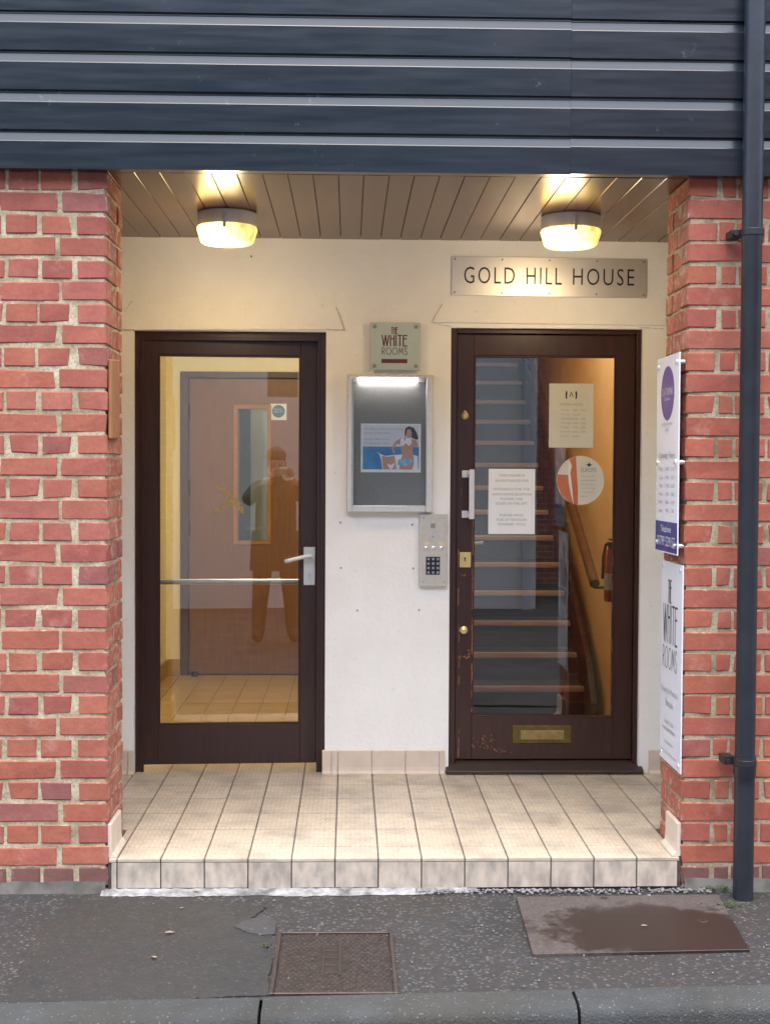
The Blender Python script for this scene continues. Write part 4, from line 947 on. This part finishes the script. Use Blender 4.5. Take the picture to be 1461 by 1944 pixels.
for u in (-.86, .80):
    for v in (4.5, 54, 95.5):
        m = MB(sf_); m.tube((hw*u, V(v), -.030), (hw*u, V(v), -.005), .0085, n=16); m.tube((hw*u, V(v), .0), (hw*u, V(v), .006), .0095, n=16); m.build('standoff_pin', 'bright_pin', t, smooth=True)
xs_ = XR-.006
ya, zt = atX(1298, 1075, xs_); yb, _ = atX(1255, 1063, xs_); _, zb2 = atX(1293, 1473, xs_)
ya = max(ya, -.006); yc, zc = (ya+yb)/2, (zt+zb2)/2; hw, hh = (yb-ya)/2, (zt-zb2)/2
t = thing('panel_sign', (XR, yc, zc), 'tall white sign reading THE WHITE ROOMS low on the inner face of right pier', 'sign'); sf_ = jambsurf(yc, zc, xs_)
m = MB(sf_); plate(m, -hw, hw, -hh, hh, -.0045, .0); m.build('panel', 'sign_white', t, bevel=.001)
m = MB(sf_); deco(m, 'THE', -.30*hw, .0*hw, V(0)*0+hh*(1-20/50.), hh*(1-9/50.), .0005, .006); deco(m, 'WHITE', -.74*hw, .58*hw, hh*(1-40/50.), hh*(1-21.5/50.), .0005, .008); deco(m, 'ROOMS', -.76*hw, .58*hw, hh*(1-53/50.), hh*(1-42.5/50.), .0005, .0045)
m.build('lettering', 'ink', t)
m = MB(sf_); V = lambda v: hh*(1-v/50)
for s_, w_, v, q in (('Beauty & Medical', .78, 64.5, 1.9), ('Skincare', .40, 70, 1.9), ('laser hair', .45, 79.5, 1.3), ('removal clinic', .6, 83, 1.3), ('by appointment', .42, 90, 1.1), ('www.the white rooms', .82, 95, .7)):
    text(m, s_, -hw*(w_+.06), hw*(w_-.12), V(v+q), V(v-q), .0004)
m.build('fine_lettering', 'faint_ink', t)
m = MB(sf_)
for u in (-.84, .80):
    for v in (2.6, 97): m.tube((hw*u, V(v), -.002), (hw*u, V(v), .003), .0075, n=12)
m.build('screw_cap', 'bright_pin', t, smooth=True)

# ================================================================== downpipe
xp = (atY(1400, 700, -.06)[0]+atY(1433, 700, -.06)[0])/2; yp = -.098; rp = .0345
t = thing('downpipe', (xp, yp, ZG), 'dark grey round downpipe running down the front of the right brick pier', 'downpipe')
zs1 = atY(1400, 436, yp)[1]; zs2 = atY(1400, 1440, yp)[1]
MB().tube((xp, yp, zs1+.004), (xp, yp, 4.35), rp, n=28).build('upper_length', 'downpipe_paint', t, smooth=True)
MB().lathe((xp, yp, 0), [(rp*.9, zs2+.006), (rp*.985, zs2+.006), (rp*.985, zs1-.05), (rp*1.07, zs1-.04), (rp*1.07, zs1+.004), (rp*.9, zs1+.004)], 28).build('middle_length', 'downpipe_paint', t, smooth=True)
MB().lathe((xp, yp, 0), [(rp*.8, ZG-.03), (rp, ZG-.03), (rp, zs2-.10), (rp*1.0, zs2-.062), (rp*1.11, zs2-.054), (rp*1.11, zs2+.006), (rp*.8, zs2+.006)], 28).build('lower_length', 'downpipe_paint', t, smooth=True)
for zc in (zs1-.010, zs2-.012):
    m = MB(); m.lathe((xp, yp, zc), [(rp*1.09, -.012), (rp*1.15, -.010), (rp*1.15, .010), (rp*1.09, .012)], 28)
    m.box(xp-rp-.030, xp-rp+.006, yp+.02, yp+.088, zc-.013, zc+.013); m.box(xp+rp-.006, xp+rp+.012, yp+.02, yp+.088, zc-.013, zc+.013); m.tube((xp-rp-.018, yp+.018, zc), (xp-rp-.018, yp+.004, zc), .0085, n=12)
    m.build('bracket', 'black_iron', t, smooth=True)

# ================================================================== covers in the pavement
c = [atZ(*p, ZG) for p in ((523, 1773), (744, 1770), (757, 1886), (515, 1893))]
x0 = (c[0][0]+c[3][0])/2; x1 = (c[1][0]+c[2][0])/2; y1 = (c[0][1]+c[1][1])/2; y0 = max((c[2][1]+c[3][1])/2, kerb_y((x0+x1)/2)+.012)
t = thing('access_cover', ((x0+x1)/2, (y0+y1)/2, ZG), 'small rusty studded iron cover set in the pavement against the kerb', 'access cover')
fm = MB()
for bb in ((x0, x0+.012, y0, y1), (x1-.012, x1, y0, y1), (x0+.012, x1-.012, y1-.010, y1), (x0+.012, x1-.012, y0, y0+.010)): fm.box(*bb, ZG-.03, ZG+.006)
fm.build('frame', 'worn_iron', t, bevel=.0015)
part('lid', 'cast_iron', t, (x0+.016, x1-.016, y0+.013, y1-.013, ZG-.03, ZG+.001)); lid = t.children[-1]
m = MB(); rr = random.Random(2); ny = int((y1-y0-.03)/.0175); nx = int((x1-x0-.04)/.0175)
xm0, xm1 = x0+(x1-x0)*.40, x0+(x1-x0)*.55
for j in range(ny):
    for i in range(nx):
        x = x0+.026+.0175*i+(.00875 if j % 2 else 0); y = y0+.022+.0175*j
        if x > x1-.024 or (xm0-.008 < x < xm1+.008 and .28 < j/ny < .80): continue
        r_ = .0066*rr.uniform(.8, 1.05); m.tube((x, y, ZG), (x, y, ZG+.0045*rr.uniform(.5, 1.1)), r_, r_*.7, n=7)
o = m.build('stud', 'worn_iron', lid); o['kind'] = 'stuff'
m = MB(); yy0, yy1 = y0+(y1-y0)*.27, y0+(y1-y0)*.80
m.box(xm0, xm0+.004, yy0, yy1, ZG, ZG+.005); m.box(xm1-.005, xm1, yy0, yy1, ZG, ZG+.006)
for j in range(4): m.box(xm0+.008, xm1-.010, yy0+.02+(yy1-yy0-.03)*j/4, yy0+.028+(yy1-yy0-.03)*j/4, ZG, ZG+.003)
m.build('centre_panel', 'worn_iron', lid)
q = [atZ(*p, ZG) for p in ((980, 1706), (1362, 1701), (1422, 1806), (1011, 1815))]
cx = sum(p[0] for p in q)/4; cy = sum(p[1] for p in q)/4
t = thing('inspection_cover', (cx, cy, ZG), 'large flat brown steel cover with a wet stain in the pavement by the downpipe', 'access cover')
m = MB(); m.prism([(x, y, ZG-.02) for x, y in [q[3], q[2], q[1], q[0]]], (0, 0, .0265)); m.build('plate', 'rusty_plate', t, bevel=.0015)
for px, py in ((1049, 1756), (1333, 1748), (1146, 1705)):
    x, y = atZ(px, py, ZG+.006); m = MB(); m.lathe((x, y, ZG+.0066), [(.017, 0), (.015, .0012), (.009, .0012), (.008, .0002)], 16); m.build('lifting_hole', 'worn_iron', t, smooth=True); hl = t.children[-1]
    m = MB(); m.lathe((x, y, ZG+.0066), [(.0115, .0014), (.004, .0016)], 12); m.build('hole', 'black_iron', hl)
# dark worn hollow by the studded cover
pp2 = [atZ(*p, ZG) for p in ((445, 1762), (470, 1747), (505, 1742), (524, 1752), (522, 1775), (500, 1778), (470, 1772))]
m = MB(); m.prism([(x, y, ZG-.004) for x, y in pp2], (0, 0, .009)); struct(m.build('worn_patch', 'road_asphalt'))

# ================================================================== small things on the ground
lv = None
for (px, py, s_, a_, lab) in ((372, 1696, .011, .2, 'tan fallen leaf below the step corner, nearest the left pier'), (345, 1728, .012, 1.2, 'pale fallen leaf on the smooth pavement patch, just in front of the step'), (322, 1775, .018, .6, 'curled tan fallen leaf in the middle of the smooth pavement patch'), (292, 1822, .017, 2.2, 'flat grey tan fallen leaf on the smooth patch nearest the kerb'), (1222, 1762, .014, .4, 'pale fallen leaf lying on the large steel cover')):
    x, y = atZ(px, py, ZG); zz = ZG+.008
    if lv is None:
        m = MB(); m.add([(-1, 0, 0), (-.45, -.36, .14), (.3, -.40, .12), (1, 0, .05), (.3, .38, .16), (-.45, .34, .1), (0, 0, -.02)], [(6, 0, 1), (6, 1, 2), (6, 2, 3), (6, 3, 4), (6, 4, 5), (6, 5, 0)]); lv = m.mesh('fallen_leaf', 'leaf_tan')
    o = link('fallen_leaf', lv, None, (x, y, zz)); o.scale = (s_, s_, s_); o.rotation_euler = (.1, .15, a_); tag(o, lab, 'leaf', 'fallen leaves on the pavement')
m = MB(); rr = random.Random(6)
for (px, py, n_, sx, sy) in ((1445, 1676, 300, .04, .022), (1362, 1690, 160, .05, .02), (1375, 1722, 50, .05, .012), (504, 1800, 26, .008, .012)):
    x, y = atZ(px, py, ZG)
    for i in range(n_):
        cx_, cy_ = rr.gauss(x, sx*.6), rr.gauss(y, sy*.6); L_ = rr.uniform(.006, .016); a_ = rr.uniform(0, 6.28); tl = rr.uniform(.3, 1.2)
        if cy_ > -.004: cy_ = -.004
        dx, dy = math.cos(a_), math.sin(a_); z0 = ZG+rr.uniform(-.002, .012)
        m.add([(cx_-dy*.0022, cy_+dx*.0022, z0), (cx_+dy*.0022, cy_-dx*.0022, z0), (cx_+dx*L_*.5*math.cos(tl)+dy*.002, cy_+dy*L_*.5*math.cos(tl)-dx*.002, z0+L_*.6*math.sin(tl)), (cx_+dx*L_*math.cos(tl), cy_+dy*L_*math.cos(tl), z0+L_*math.sin(tl)*.8)], [(0, 1, 2), (0, 2, 3)])
tag(m.build('moss', 'moss'), 'green moss and weeds round the foot of the downpipe', 'moss', kind='stuff')

# ================================================================== corridor behind the left door
YB = 4.06
CX0, CX1 = -.545, .93
cr = struct(thing('corridor', (.2, 2.6, 0), 'yellow painted corridor behind the left door', 'room'))
zc_ = 2.42
idx0, idx1, idz = atY(343, 900, YB)[0], .47, atY(430, 706, YB)[1]
part('back_wall', 'corridor_paint', cr, (CX0, idx0, YB, YB+.1, -.01, zc_), (idx1, CX1, YB, YB+.1, -.01, zc_), (idx0, idx1, YB, YB+.1, idz, zc_))
part('side_wall', 'corridor_paint', cr, (CX0-.1, CX0, D+WT, YB+.1, -.01, zc_)); part('side_wall', 'corridor_paint', cr, (CX1, CX1+.06, D+WT, YB+.1, -.01, zc_))
part('ceiling', 'room_shell', cr, (CX0-.1, CX1+.06, D+WT, YB+.1, zc_, zc_+.06))
part('front_wall', 'corridor_paint', cr, (CX0-.1, d1[0], D+WT+.001, D+WT+.03, -.01, zc_), (d1[1], CX1+.06, D+WT+.001, D+WT+.03, -.01, zc_), (d1[0], d1[1], D+WT+.001, D+WT+.03, z1+.06, zc_))
part('floor_base', 'grout', cr, (CX0-.1, CX1+.06, D+.28, YB+.1, -.05, -.0045))
tcc = {}
for k_ in range(-4, 7):
    for j in range(12):
        xa, xb = max(k_*.15, CX0), min((k_+1)*.15, CX1); ya, yb = 1.5+.23*j, min(1.5+.23*(j+1), YB)
        if xb-xa < .02 or yb-ya < .02: continue
        key = (round(xb-xa, 3), round(yb-ya, 3))
        if key not in tcc: tcc[key] = MB().box(-(xb-xa)/2+.0015, (xb-xa)/2-.0015, -(yb-ya)/2+.0008, (yb-ya)/2-.0008, -.01, 0).mesh('tile', 'corridor_tile', bevel=.001)
        link('tile', tcc[key], cr, ((xa+xb)/2, (ya+yb)/2, 0))
part('skirting', 'corridor_tile', cr, (CX0, idx0, YB-.014, YB-.001, .001, .105), (CX0, CX0+.013, D+WT+.05, YB-.014, .001, .105))
# inner door
idr = thing('inner_door', ((idx0+idx1)/2, YB, 0), 'brown flush inner door with a narrow glazed panel at the end of the corridor', 'door')
jw = .052
part('door_frame', 'inner_frame_wood', idr, (idx0, idx0+jw, YB-.02, YB+.1, .0, idz), (idx1-jw, idx1, YB-.02, YB+.1, 0, idz), (idx0+jw, idx1-jw, YB-.02, YB+.1, idz-jw*.75, idz), bevel=.003)
vo = rectY(443, 768, 514, 1034, YB); vi = rectY(451, 776, 507, 1027, YB)
Yl = YB+.01; lx0, lx1, lz1_ = idx0+jw+.004, idx1-jw-.004, idz-jw*.75-.004
part('door_leaf', 'inner_door_wood', idr, (lx0, vi[0], Yl, Yl+.044, .008, lz1_), (vi[1], lx1, Yl, Yl+.044, .008, lz1_), (vi[0], vi[1], Yl, Yl+.044, .008, vi[2]), (vi[0], vi[1], Yl, Yl+.044, vi[3], lz1_)); dl = idr.children[-1]
part('bead', 'bead_wood', dl, (vo[0], vi[0], Yl-.01, Yl-.0005, vo[2], vo[3]), (vi[1], vo[1], Yl-.01, Yl-.0005, vo[2], vo[3]), (vi[0], vi[1], Yl-.01, Yl-.0005, vo[2], vi[2]), (vi[0], vi[1], Yl-.01, Yl-.0005, vi[3], vo[3]), bevel=.002)
part('glass_pane', 'window_glass', dl, (vi[0], vi[1], Yl+.018, Yl+.023, vi[2], vi[3]))
m = MB()
for pz in (783, 925, 1003): z = atY(358, pz, Yl)[1]; m.tube((lx0-.002, Yl-.004, z-.05), (lx0-.002, Yl-.004, z+.05), .007, n=8)
m.build('hinge', 'black_iron', idr)
x, z = atY(370, 1284, YB-.04); m = MB(); m.lathe((x, YB-.05, 0.001), [(.022, 0), (.022, .025), (.016, .032)], 14); tag(m.build('door_stop', 'black_iron', smooth=True), 'small black door stop on the corridor floor by the inner door', 'door stop')
# fire door sign
r_ = rectY(513, 767, 544, 797, Yl); x, z = (r_[0]+r_[1])/2, (r_[2]+r_[3])/2; hw = (r_[1]-r_[0])/2
t = thing('door_sign', (x, Yl, z), 'small white sign with a blue disc on the brown inner door', 'sign'); sf_ = wallsurf(x, Yl, z)
m = MB(sf_); plate(m, -hw, hw, -hw, hw, .0004, .0016); m.build('plate', 'sign_white', t)
m = MB(sf_); poly(m, disc(0, .004, hw*.78), .0017, .0020); m.build('disc', 'blue_sign', t)
m = MB(sf_); text(m, 'Fire door', -hw*.5, hw*.5, .012, .024, .0021); text(m, 'keep shut', -hw*.6, hw*.6, -.006, .007, .0021); m.build('lettering', 'sign_white', t)
# room beyond
br = struct(thing('back_room', (.1, 5, 0), 'pale room beyond the inner door', 'room'))
part('pale_wall', 'pale_paint', br, (atY(476, 900, 5.2)[0], 1.0, 5.2, 5.25, -.05, 2.42)); part('grey_wall', 'grey_paint', br, (-.62, atY(476, 900, 5.2)[0], 5.18, 5.25, -.05, 2.42), (-.66, -.62, YB+.1, 5.25, -.05, 2.42), (.96, 1.0, YB+.1, 5.2, -.05, 2.42))
part('shell', 'room_shell', br, (-.66, 1.0, YB+.1, 5.25, 2.42, 2.46), (-.66, 1.0, YB+.1, 5.25, -.06, -.02))
def ceil_light(x, y, z, r_, m_, label):
    t = thing('ceiling_light', (x, y, z), label, 'ceiling light'); MB().lathe((x, y, z), [(r_*1.1, 0), (r_*1.1, -.02), (r_, -.025)], 24).build('base', 'lamp_base', t, smooth=True)
    MB().lathe((x, y, z-.024), [(r_, 0), (r_*.95, -.03), (r_*.6, -.05), (.01, -.055)], 24).build('diffuser', m_, t, smooth=True)
ceil_light(.15, 2.35, zc_, .15, 'ceiling_diffuser', 'warm round ceiling light inside the yellow corridor')
ceil_light(.3, 4.7, 2.42, .10, 'far_fill_glow', 'unseen cool round ceiling light added to brighten the room beyond the inner door')  # added fitting out of view, there only to light this room

# ================================================================== stair hall behind the right door
HX0, HX1 = 1.0, 2.02; ST_R = 1.945
hs = struct(thing('stair_hall', (1.5, 3, 0), 'orange painted stair hall behind the right door', 'room'))
y0s, g_, r_s = 2.44, .225, .155
part('right_wall', 'hall_paint', hs, (HX1, HX1+.08, D+WT, 7.2, -.02, 4.25)); part('left_wall', 'hall_paint', hs, (HX0-.05, HX0, D+WT+.02, 7.2, -.02, 4.25))
part('back_wall', 'hall_paint', hs, (HX0-.05, HX1+.08, 7.2, 7.26, -.02, 4.25)); part('ceiling', 'room_shell', hs, (HX0-.05, HX1+.08, D+WT, 3.1, 2.75, 2.82), (HX0-.05, HX1+.08, 3.1, 3.16, 2.75, 4.25))
part('front_wall', 'hall_paint', hs, (HX0-.05, d2[0], D+WT+.001, D+WT+.03, -.02, 2.75), (d2[1], HX1+.08, D+WT+.001, D+WT+.03, -.02, 2.75), (d2[0], d2[1], D+WT+.001, D+WT+.03, d2[3]+.05, 2.75))
part('floor', 'nosing_wood', hs, (HX0, HX1, D+.1, y0s+.3, -.03, -.001)); part('top_ceiling', 'room_shell', hs, (HX0-.05, HX1+.08, 3.1, 7.26, 4.25, 4.29))
stc = thing('staircase', (1.47, y0s, 0), 'straight staircase with dark treads and pale wooden nosings behind the right door', 'staircase')
rm = MB().box(-.47, .47, 0, .02, 0, r_s-.024).mesh('riser', 'stair_carpet'); tm = MB().box(-.47, .47, 0, g_, -.022, 0).mesh('tread', 'stair_carpet'); nm = MB().box(-.465, .465, 0, .035, -.026, .006).mesh('nosing', 'nosing_wood', bevel=.006, segs=2)
for i in range(1, 18):
    y = y0s+g_*i; z = r_s*i
    link('riser', rm, stc, (1.475, y, z-r_s+.001)); link('tread', tm, stc, (1.475, y+.015, z-.002)); link('nosing', nm, stc, (1.475, y-.022, z))
yE, zE = y0s+g_*17.6, r_s*17.6
m = MB(); m.prism([(ST_R+.002, y0s+.02, 0), (ST_R+.002, y0s+.02, .10), (ST_R+.002, y0s+g_*.8, .30), (ST_R+.002, yE, zE+.16), (ST_R+.002, yE, 0)], (.03, 0, 0)); m.build('stringer', 'dark_door_wood', stc)
# handrail on the wall
A = atX(1128, 1108, 1.93); B = atX(1060, 880, 1.93); dy_, dz_ = B[0]-A[0], B[1]-A[1]; C_ = (A[0]+dy_*3, A[1]+dz_*3.25)
hr = thing('handrail', (1.93, A[0], A[1]), 'brown wooden handrail sloping up the orange wall of the stairs', 'handrail')
m = MB(); m.tube((1.93, A[0], A[1]), (1.93, B[0], B[1]), .027, n=14); m.tube((1.93, B[0], B[1]), (1.93, C_[0], C_[1]), .027, n=14); m.ball((1.93, B[0], B[1]), .027); m.build('rail', 'rail_wood', hr, smooth=True)
for f in (.08, .9, 2.2):
    p = (A[0]+dy_*f, A[1]+dz_*f-.01); m = MB(); m.path([(1.93, p[0], p[1]-.02), (1.95, p[0], p[1]-.07), (HX1-.001, p[0], p[1]-.07)], .007, 8); m.build('bracket', 'black_iron', hr)
# fire extinguisher
ex = 1.982; ey, _ = atX(1157, 1080, ex); ez1, ez0 = atX(1157, 1040, ex)[1], atX(1157, 1142, ex)[1]
t = thing('fire_extinguisher', (ex, ey, ez0), 'red fire extinguisher with grey label band hung on the hall wall', 'fire extinguisher')
MB().lathe((ex, ey, ez0), [(.026, 0), (.030, .006), (.030, ez1-ez0-.05), (.021, ez1-ez0-.015), (.010, ez1-ez0)], 20).build('cylinder', 'extinguisher_red', t, smooth=True)
MB().lathe((ex, ey, ez0+.06), [(.0305, 0), (.0305, .085)], 20).build('label_band', 'grey_ink', t, smooth=True)
m = MB(); m.tube((ex, ey, ez1), (ex, ey, ez1+.025), .013, n=10); m.box(ex-.012, ex+.012, ey-.06, ey+.02, ez1+.02, ez1+.03); m.box(ex-.010, ex+.010, ey-.05, ey+.01, ez1+.04, ez1+.048); m.build('valve', 'black_iron', t)
m = MB(); m.path([(ex, ey-.01, ez1+.015), (ex-.03, ey-.04, ez1+.02), (ex-.045, ey-.05, ez1-.04), (ex-.046, ey-.04, ez0+.12)], .007, 8); m.build('hose', 'black_iron', t, smooth=True)
ceil_light(1.72, 2.15, 2.75, .14, 'hall_fill_glow', 'unseen warm round ceiling light added to light the stair hall wall')  # added out of view near the door to light the wall by the stairs

# ================================================================== across the street
FY = -7.75
fb = thing('low_building', (-2.5, FY-2, ZG-.12), 'low pale rendered building across the street facing the porch', 'building')
fx1 = 2.78
wx = (.61, .95, 2.17, 2.46)
m = MB(); zb0 = ZG-.12
m.box(-9, wx[0], FY-4, FY, zb0, 3.5); m.box(wx[1], fx1, FY-4, FY, zb0, 3.5); m.box(wx[0], wx[1], FY-4, FY, zb0, wx[2]); m.box(wx[0], wx[1], FY-4, FY, wx[3], 3.5)
m.build('wall', 'far_render', fb)
part('roof', 'slate', fb, (-9.2, fx1+.12, FY-4.2, FY+.2, 3.5, 3.62))
part('window', 'black_plastic', fb, (wx[0], wx[0]+.03, FY-.12, FY-.03, wx[2], wx[3]), (wx[1]-.03, wx[1], FY-.12, FY-.03, wx[2], wx[3]), (wx[0]+.03, wx[1]-.03, FY-.12, FY-.03, wx[2], wx[2]+.03), (wx[0]+.03, wx[1]-.03, FY-.12, FY-.03, wx[3]-.03, wx[3])); wo = fb.children[-1]
part('pane', 'black_plastic', wo, (wx[0]+.03, wx[1]-.03, FY-.10, FY-.09, wx[2]+.03, wx[3]-.03))
part('downpipe', 'white_metal', fb, (fx1-.16, fx1-.08, FY+.02, FY+.10, zb0, 3.5))
db = thing('dark_building', (7, FY-4, ZG-.12), 'dark brick building across the street set back right of the low one', 'building')
part('wall', 'far_brickwork', db, (2.95, 26, FY-8, FY-3.4, ZG-.12, 7.4)); part('roof', 'slate', db, (2.8, 26.2, FY-8.2, FY-3.2, 7.4, 7.52))
for i in range(3):
    part('window', 'black_plastic', db, (4+3*i, 5.2+3*i, FY-3.42, FY-3.37, .9, 2.2)); part('window', 'black_plastic', db, (4+3*i, 5.2+3*i, FY-3.42, FY-3.37, 3.3, 4.6))

tb = thing('reflection_blocker', (-4, FY-9, ZG-.12), 'tall dark slate building behind the low one, added unseen to block sky from reflections', 'building')  # added out of view so the cladding faces mirror something dark, not sky
part('wall', 'slate', tb, (-26, 2.6, FY-14, FY-7, ZG-.12, 9.)); part('roof', 'slate', tb, (-26.3, 2.75, FY-14.2, FY-6.8, 9., 9.15))
for i in range(7):
    part('window', 'black_plastic', tb, (-24+3.7*i, -22.6+3.7*i, FY-7.02, FY-6.97, 4.6, 6.2))
# ================================================================== the photographer (seen in the panes)
GZ = ZG-.12
PX, PY = .58, -4.80
ph = thing('person', (PX, PY, GZ), 'person in a dark jacket holding a silver camera, mirrored in the left pane', 'person')
def skin_mesh(pts, edges, rad, mats, pick, root=0, lev=2):
    me = bpy.data.meshes.new('b'); me.from_pydata(pts, edges, []); o = bpy.data.objects.new('b', me); COL.objects.link(o)
    md = o.modifiers.new('s', 'SKIN'); md.use_smooth_shade = True
    for i, r_ in enumerate(rad):
        v = me.skin_vertices[0].data[i]; v.radius = r_ if isinstance(r_, tuple) else (r_, r_); v.use_root = (i == root)
    su = o.modifiers.new('u', 'SUBSURF'); su.levels = lev; su.render_levels = lev
    dg = bpy.context.evaluated_depsgraph_get(); out = bpy.data.meshes.new_from_object(o.evaluated_get(dg)); bpy.data.objects.remove(o)
    out.materials.clear()
    for m_ in mats: out.materials.append(mt(m_))
    for p in out.polygons: p.material_index = pick(p.center); p.use_smooth = True
    return out
P = [(0, 0, .90), (0, .0, 1.08), (0, -.01, 1.28), (0, -.01, 1.42), (0, .03, 1.49), (0, .05, 1.56), (0, .075, 1.64), (0, .07, 1.71),
     (-.10, 0, .88), (-.135, .015, .50), (-.16, -.02, .09), (-.175, .12, .04),
     (.10, 0, .88), (.135, .015, .50), (.16, -.02, .09), (.175, .12, .04),
     (-.17, -.01, 1.39), (-.27, .10, 1.29), (-.045, .215, 1.50),
     (.17, -.01, 1.39), (.31, .09, 1.30), (.15, .215, 1.50)]
E_ = [(0, 1), (1, 2), (2, 3), (3, 4), (4, 5), (5, 6), (6, 7), (0, 8), (8, 9), (9, 10), (10, 11), (0, 12), (12, 13), (13, 14), (14, 15), (3, 16), (16, 17), (17, 18), (3, 19), (19, 20), (20, 21)]
RD = [(.20, .13), (.20, .13), (.215, .135), (.14, .10), .055, .06, (.078, .095), (.07, .085), (.115, .115), .085, .066, .05, (.115, .115), .085, .066, .05, .09, .068, .038, .09, .068, .038]
def pick(c_):
    if c_.z > 1.475 and abs(c_.x) < .12 and c_.y < .19: return 0
    if c_.y > .19 and c_.z > 1.44: return 0
    if c_.z < .12: return 3
    if c_.z < .88: return 2
    return 1
link('body', skin_mesh(P, E_, RD, ['skin', 'jacket', 'trousers', 'shoe'], pick), ph)
m = MB(); m.ball((PX, PY+.055, GZ+1.70), .098, 20, (.92, 1.05, .95)); m.v = [v if v.z > GZ+1.66 or v.y < PY+.03 else Vector((v.x*.97+PX*.03, min(v.y, PY+.06), max(v.z, GZ+1.62))) for v in m.v]; m.build('hair', 'hair', ph, smooth=True)
m = MB()
for sx in (-1, 1): m.ball((PX+sx*.083, PY+.06, GZ+1.63), .03, 10, (.35, .6, 1)); 
m.build('ear', 'skin', ph, smooth=True)
m = MB(); m.ball((PX, PY+.165, GZ+1.615), .022, 10, (.7, 1, 1.1)); m.build('nose', 'skin', ph, smooth=True)
m = MB(); n_ = 28; vs_ = []
for z_, ra, rb in ((1.02, .215, .145), (.9, .225, .155), (.78, .23, .16), (.66, .235, .165), (.66, .215, .145)):
    for i in range(n_):
        a_ = 2*math.pi*i/n_; q_ = 1+.02*math.sin(5*a_); vs_.append((PX+ra*q_*math.cos(a_), PY+rb*q_*math.sin(a_), GZ+z_))
m.add(vs_, [(j*n_+i, j*n_+(i+1) % n_, (j+1)*n_+(i+1) % n_, (j+1)*n_+i) for j in range(4) for i in range(n_)]); m.build('coat', 'jacket', ph, smooth=True)
CO = .052
for sx in (-1, 1):       # a hand round each side of the camera
    HP = [(CO+sx*.088, .205, 1.50), (CO+sx*.078, .225, 1.545)]; HE = [(0, 1)]; HR = [.030, .032]
    for f in range(4):
        b_ = len(HP); zz = 1.535+.017*f-.012; L_ = (.85, 1, .97, .8)[f]
        HP += [(CO+sx*.074, .240, zz+.012), (CO+sx*(.074-.006), .262, zz+.014), (CO+sx*(.068-.026*L_), .266, zz+.016), (CO+sx*(.068-.042*L_), .262, zz+.016)]
        HE += [(1, b_), (b_, b_+1), (b_+1, b_+2), (b_+2, b_+3)]; HR += [.0095, .0088, .008, .007]
    b_ = len(HP); HP += [(CO+sx*.066, .215, 1.52), (CO+sx*.045, .222, 1.515), (CO+sx*.022, .224, 1.522)]; HE += [(0, b_), (b_, b_+1), (b_+1, b_+2)]; HR += [.013, .0105, .009]
    link('hand', skin_mesh(HP, HE, HR, ['skin'], lambda c_: 0, 0, 1), ph)
QX = PX+CO; LY = PY+.252
cm = thing('compact_camera', (QX, PY+.235, GZ+1.545), 'small silver compact camera held up by the person mirrored in the pane', 'camera')
part('body', 'white_metal', cm, (QX-.05, QX+.05, PY+.228, LY, GZ+1.53, GZ+1.595), bevel=.005)
m = MB(); m.tube((QX+.010, LY, CAM.z), (QX+.010, LY+.009, CAM.z), .021, n=20); m.tube((QX+.010, LY+.009, CAM.z), (QX+.010, LY+.016, CAM.z), .018, .015, n=20); m.build('lens', 'steel', cm, smooth=True)
m = MB(); m.box(QX-.042, QX-.022, LY, LY+.003, GZ+1.575, GZ+1.588); m.build('flash', 'bright_pin', cm)
